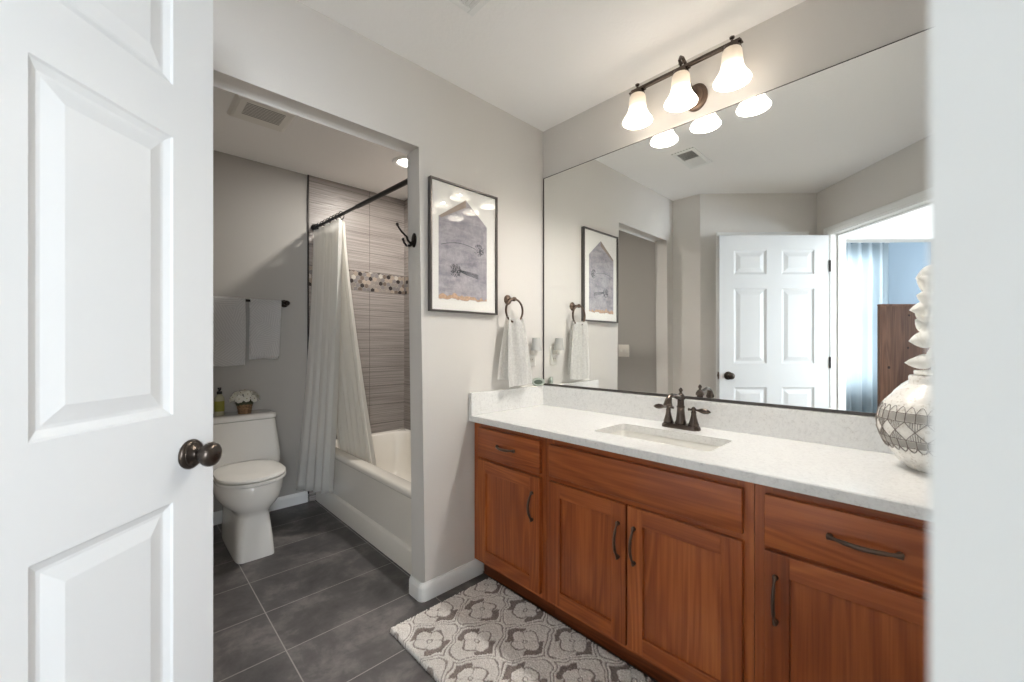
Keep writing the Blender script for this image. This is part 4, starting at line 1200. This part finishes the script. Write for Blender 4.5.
sprig('short white stem with low leaves standing just above the vase rim', pth([(.01, .015, -.16), (.008, .022, -.01), (.006, .03, .045), (.004, .034, .085)]),
      [(.80, -.3, .4, 1, .055, .018), (1, .15, .3, 1, .055, .020), (.92, -.9, .4, .5, .055, .02)])

# ------------------------------------------------------------------ rug
RGX0, RGX1, RGY0, RGY1 = .800, 1.334, .50, 1.556
def rug_pattern(x, y):
    px, py = .134, .130; best = None
    for ox, oy in ((0, 0), (px, py)):
        u = (x - 1.146 - ox + px) % (2 * px) - px; v = (y - 1.383 - oy + py) % (2 * py) - py
        p, q = u / px, v / py
        e = abs(p) - .5 * (1 + math.cos(PI * q)) * 1.0
        if best is None or e < best[0]: best = (e, p, q)
    e, p, q = best
    if e > -.05: return 0.0
    if e > -.11: return .8
    if e > -.22: return 0.0
    r = math.hypot(p, q * .97); a = math.atan2(q * .97, p)
    petal = .37 + .10 * abs(math.cos(2 * a))
    if r < .05: return 0.0
    if r < .085: return .85
    if r < petal - .045:
        return .5 if (abs(abs(a % (PI / 2)) - PI / 4) < .06 and r > .12) else 0.0
    if abs(q) > .31 and abs(q) > .95 * abs(p): return 1.0
    return .9 if r < petal + .01 else .1
bm = B()
NX, NY = 196, 386
rnd = random.Random(2); lay = bm.verts.layers.float.new('weave')
g = []
for j in range(NY + 1):
    row = []
    for i in range(NX + 1):
        x = RGX0 + (RGX1 - RGX0) * i / NX; y = RGY0 + (RGY1 - RGY0) * j / NY
        jx, jy = x + .0045 * math.sin(61 * y + 3 * math.sin(40 * x)), y + .0045 * math.sin(57 * x + 2 * math.sin(33 * y))
        k = rug_pattern(jx, jy)
        edge = min(i, NX - i, j, NY - j)
        h = .021 - .004 * k + rnd.uniform(-.0018, .0018)
        if edge == 0: h = .001
        elif edge == 1: h *= .75
        v = bm.verts.new((x + rnd.uniform(-.0013, .0013), y + rnd.uniform(-.0013, .0013), h)); v[lay] = max(0, min(1, k + rnd.uniform(-.12, .12)))
        row.append(v)
    g.append(row)
for A, C in zip(g, g[1:]):
    for i in range(NX): bm.faces.new((A[i], A[i + 1], C[i + 1], C[i]))
bm.faces.new([r for r in g[0]][::-1] + [r[0] for r in g[1:]] + g[-1][1:] + [r[-1] for r in g[-2:0:-1]])
rg = obj('bath_rug', bm, M['rug'], None, True, 180)
tag(rg, 'shaggy cream and taupe bath rug with flower medallions before the vanity', 'rug')

# ------------------------------------------------------------------ ceiling fittings
vt = thing('ceiling_vent', 'white slotted air register on the bathroom ceiling', 'air vent', (.825, 1.17, CEIL))
VX0, VX1, VY0, VY1 = .672, .985, 1.098, 1.248
bm = B()
prism_pts = [(VX0, VY0, CEIL), (VX1, VY0, CEIL), (VX1, VY1, CEIL), (VX0, VY1, CEIL)]
for a in ((VX0, VX0 + .028, VY0, VY1), (VX1 - .028, VX1, VY0, VY1)): box(bm, a[0], a[1], a[2], a[3], CEIL - .008, CEIL, .002)
for a in ((VY0, VY0 + .024), (VY1 - .024, VY1)): box(bm, VX0 + .028, VX1 - .028, a[0], a[1], CEIL - .008, CEIL, .002)
obj('vent_frame', bm, M['trim'], vt)
bm = B(); box(bm, VX0 + .02, VX1 - .02, VY0 + .02, VY1 - .02, CEIL - .0015, CEIL - .0005); obj('vent_throat', bm, M['vent_grey'], vt)
ns = 16
bm = B()
for k in range(ns):
    x = VX0 + .034 + (VX1 - VX0 - .068) * k / (ns - 1); q = .0045 if k >= ns // 2 else -.0045
    extrude_poly(bm, [(x - .001 - q, VY0 + .024, CEIL - .0015), (x + .001 - q, VY0 + .024, CEIL - .0015), (x + .001 + q, VY0 + .024, CEIL - .0075), (x - .001 + q, VY0 + .024, CEIL - .0075)], (0, VY1 - VY0 - .048, 0))
obj('louvers', bm, M['trim'], vt)

fn = thing('exhaust_fan', 'white exhaust fan cover on the alcove ceiling above toilet', 'exhaust fan', (.567, 2.565, CEIL))
FX0, FX1, FY0, FY1 = .428, .708, 2.43, 2.69
bm = B(); loft(bm, [[(FX0 + i, FY0 + i, z), (FX1 - i, FY0 + i, z), (FX1 - i, FY1 - i, z), (FX0 + i, FY1 - i, z)] for i, z in ((0, CEIL), (0, CEIL - .008), (.012, CEIL - .022), (.022, CEIL - .026))], cap0=True); obj('fan_cover', bm, M['plastic_white'], fn, False)
bm = B()
for k in range(9):
    y = FY0 + .030 + k * .016; box(bm, FX0 + .05, FX1 - .05, y, y + .008, CEIL - .0268, CEIL - .0255)
obj('grille_slots', bm, M['vent_grey'], fn)

rc = thing('recessed_light', 'glowing round recessed ceiling light over the bathtub', 'ceiling light', (1.450, 2.575, CEIL))
RC = Vector((1.450, 2.575, CEIL))
bm = B(); lathe(bm, [(.098, 0), (.098, -.004), (.090, -.010), (.072, -.010), (.060, -.004), (.056, -.0005)], RC, seg=40, cap0=False, cap1=False); obj('trim_ring', bm, M['trim'], rc, True)
bm = B(); lathe(bm, [(.0575, -.0015), (.057, -.0035)], RC, seg=40); obj('lens', bm, M['lens'], rc)
l = bpy.data.lights.new('downlight', 'AREA'); l.shape = 'DISK'; l.size = .105; l.energy = 8.0; l.color = (1, .95, .88)
lo = bpy.data.objects.new('downlight', l); COL.objects.link(lo); lo.parent = rc; lo.location = (0, 0, -.012)

# ------------------------------------------------------------------ hall and bedroom seen through the doorway in the mirror
bm = B(); prism(bm, [tuple(nw(n, w).xy) for n, w in ((.02, W0 - .12), (.02, 2.6), (HALL_N - .2, 2.6), (HALL_N - .2, W0 - .12))], -.08, 0); struct('floor_hall', bm, M['carpet'])
bm = B(); prism(bm, [tuple(nw(n, w).xy) for n, w in ((HF + .02, W0 - .12), (HF + .02, 2.6), (HALL_N - .2, 2.6), (HALL_N - .2, W0 - .12))], CEIL, CEIL + .08); struct('ceiling_hall', bm, M['ceiling'])
BN0, BN1, BW = .02, -3.0, -2.42             # bedroom extents
bm = B(); prism(bm, [tuple(nw(n, w).xy) for n, w in ((BN0, W0 - .12), (BN0, BW - .1), (BN1, BW - .1), (BN1, W0 - .12))], -.08, 0); struct('floor_bedroom', bm, M['carpet'])
bm = B(); prism(bm, [tuple(nw(n, w).xy) for n, w in ((BN0, W0 - .12), (BN0, BW - .1), (BN1, BW - .1), (BN1, W0 - .12))], CEIL, CEIL + .08); struct('ceiling_bedroom', bm, M['ceiling'])
# wall between hall and bedroom, with a cased opening
O2a, O2b = -.129, -.94
wall_open('wall_hall_left', nw(HF - .0005, W0), -N, -W, HF - HALL_N, .115, CEIL, HF - O2a, HF - O2b, DTOP, M['hall_wall'])
bm = B(); casing(bm, nw(0, W0), -N, W, -O2a, -O2b, DTOP); struct('trim_6', bm, M['trim'])
def nbox(name, n0, n1, w0, w1, z0, z1, mat):
    bm = B(); obox(bm, Z0, N, W, n0, n1, w0, w1, z0, z1); return struct(name, bm, mat)
nbox('wall_hall_right', HALL_N, HF, 2.4, 2.52, 0, CEIL, M['hall_wall'])
nbox('wall_hall_front', HF, HF + .09, .60, 2.52, 0, CEIL, M['hall_wall'])
def win_wall(name, org, ax, ay, L, t, s0, s1, z0, z1, mat):
    bm = B()
    for a, b, c, d in ((0, L, 0, z0), (0, L, z1, CEIL), (0, s0, z0, z1), (s1, L, z0, z1)):
        obox(bm, org, ax, ay, a, b, 0, t, c, d)
    return struct(name, bm, mat)
win_wall('wall_hall_back', nw(HALL_N, W0), W, -N, 2.4 - W0, .12, 1.50, 3.03, .70, 2.20, M['hall_wall'])
win_wall('wall_bedroom_back', nw(BN0, BW), -N, -W, BN0 - BN1, .12, BN0 + .98, BN0 + 1.66, .65, 2.25, M['blue_wall'])
nbox('wall_bedroom_right', BN0, BN0 + .1, BW, W0 - .115, 0, CEIL, M['blue_wall'])
win_wall('wall_bedroom_left', nw(BN1, BW), W, -N, W0 - .115 - BW, .10, .2, 1.35, .7, 2.25, M['blue_wall'])  # opening added for the bedroom side fill
nbox('wall_bedroom_front', BN1, HALL_N, W0 - .115, W0 - .001, 0, CEIL, M['blue_wall'])
# doorway wall seen from the hall side continues to the right
def window(name, org, ax, ay, s0, s1, z0, z1):
    bm = B(); f = .045
    for a in ((s0, s0 + f, z0, z1), (s1 - f, s1, z0, z1), (s0 + f, s1 - f, z0, z0 + f), (s0 + f, s1 - f, z1 - f, z1), (s0 + f, s1 - f, (z0 + z1) / 2 - .02, (z0 + z1) / 2 + .02)):
        obox(bm, org, ax, ay, a[0], a[1], .05, .09, a[2], a[3])
    w = struct(name, bm, M['trim'])
    return w
window('window_fill', nw(HALL_N, W0), W, -N, 1.50, 3.03, .70, 2.20)  # unseen window, added and placed for the hall fill
window('window_2', nw(BN0, BW), -N, -W, BN0 + .98, BN0 + 1.66, .65, 2.25)
# drape in front of the bedroom window
bm = B()
hang(bm, lambda s: tuple(nw(-.98 - .73 * s, BW + .09).to_tuple()), lambda s: tuple(nw(-.98 - .73 * s, BW + .09).to_tuple()), 2.36, .02,   .020, .034, 6, nu=160, nv=10, out=W, ph=.3, seed=5, thick=.0012)
dr = obj('window_curtain', bm, M['drape'], None, True, 80); tag(dr, 'pale blue bedroom window curtain seen in the mirror through the doorway', 'curtain')
cr = thing('curtain_rod', 'thin white curtain rod above the pale blue bedroom curtain', 'curtain rod', nw(-1.35, BW + .09, 2.375))
bm = B(); tube(bm, [nw(-.92, BW + .09, 2.375), nw(-1.78, BW + .09, 2.375)], .010, 12); obj('rod', bm, M['trim'], cr, True)
for n in (-.95, -1.75):
    bm = B(); tube(bm, [nw(n, BW, 2.375), nw(n, BW + .09, 2.375)], .008, 10); obj('bracket', bm, M['trim'], cr, True)
# tall knotty pine headboard
HW, HN0, HN1, HZ = -1.68, -1.063, -2.20, 1.585
pc = thing('pine_headboard', 'tall knotty pine headboard in the blue bedroom, seen in the mirror', 'headboard', nw((HN0 + HN1) / 2, HW - .02, 0))
bm = B(); obox(bm, Z0, N, W, HN1 + .06, HN0 - .004, HW - .028, HW - .006, .25, HZ - .02); hp = obj('board', bm, M['pine'], pc)
bm = B(); obox(bm, Z0, N, W, HN1, HN0, HW - .034, HW, HZ - .022, HZ, .004); obj('top_rail', bm, M['pine'], pc)
for a, b in ((HN0 - .07, HN0 - .002), (HN1, HN1 + .07)):
    bm = B(); obox(bm, Z0, N, W, a, b, HW - .032, HW - .003, .001, HZ - .022, .002); obj('post', bm, M['pine'], pc)
bm = B(); rnd = random.Random(6)
for n, z in [(-1.36, 1.47), (-1.35, 1.14), (-1.16, .94), (-1.44, .87), (-1.46, 1.26)] + [(rnd.uniform(HN1 + .1, -1.6), rnd.uniform(.4, 1.5)) for _ in range(14)]:
    r = rnd.uniform(.012, .018)
    lathe(bm, [(r, -.001), (r * .8, .0006), (.001, .0008)], nw(n, HW - .006, z), W, 12)
kn = obj('knots', bm, M['knot'], hp, True); kn['kind'] = 'stuff'
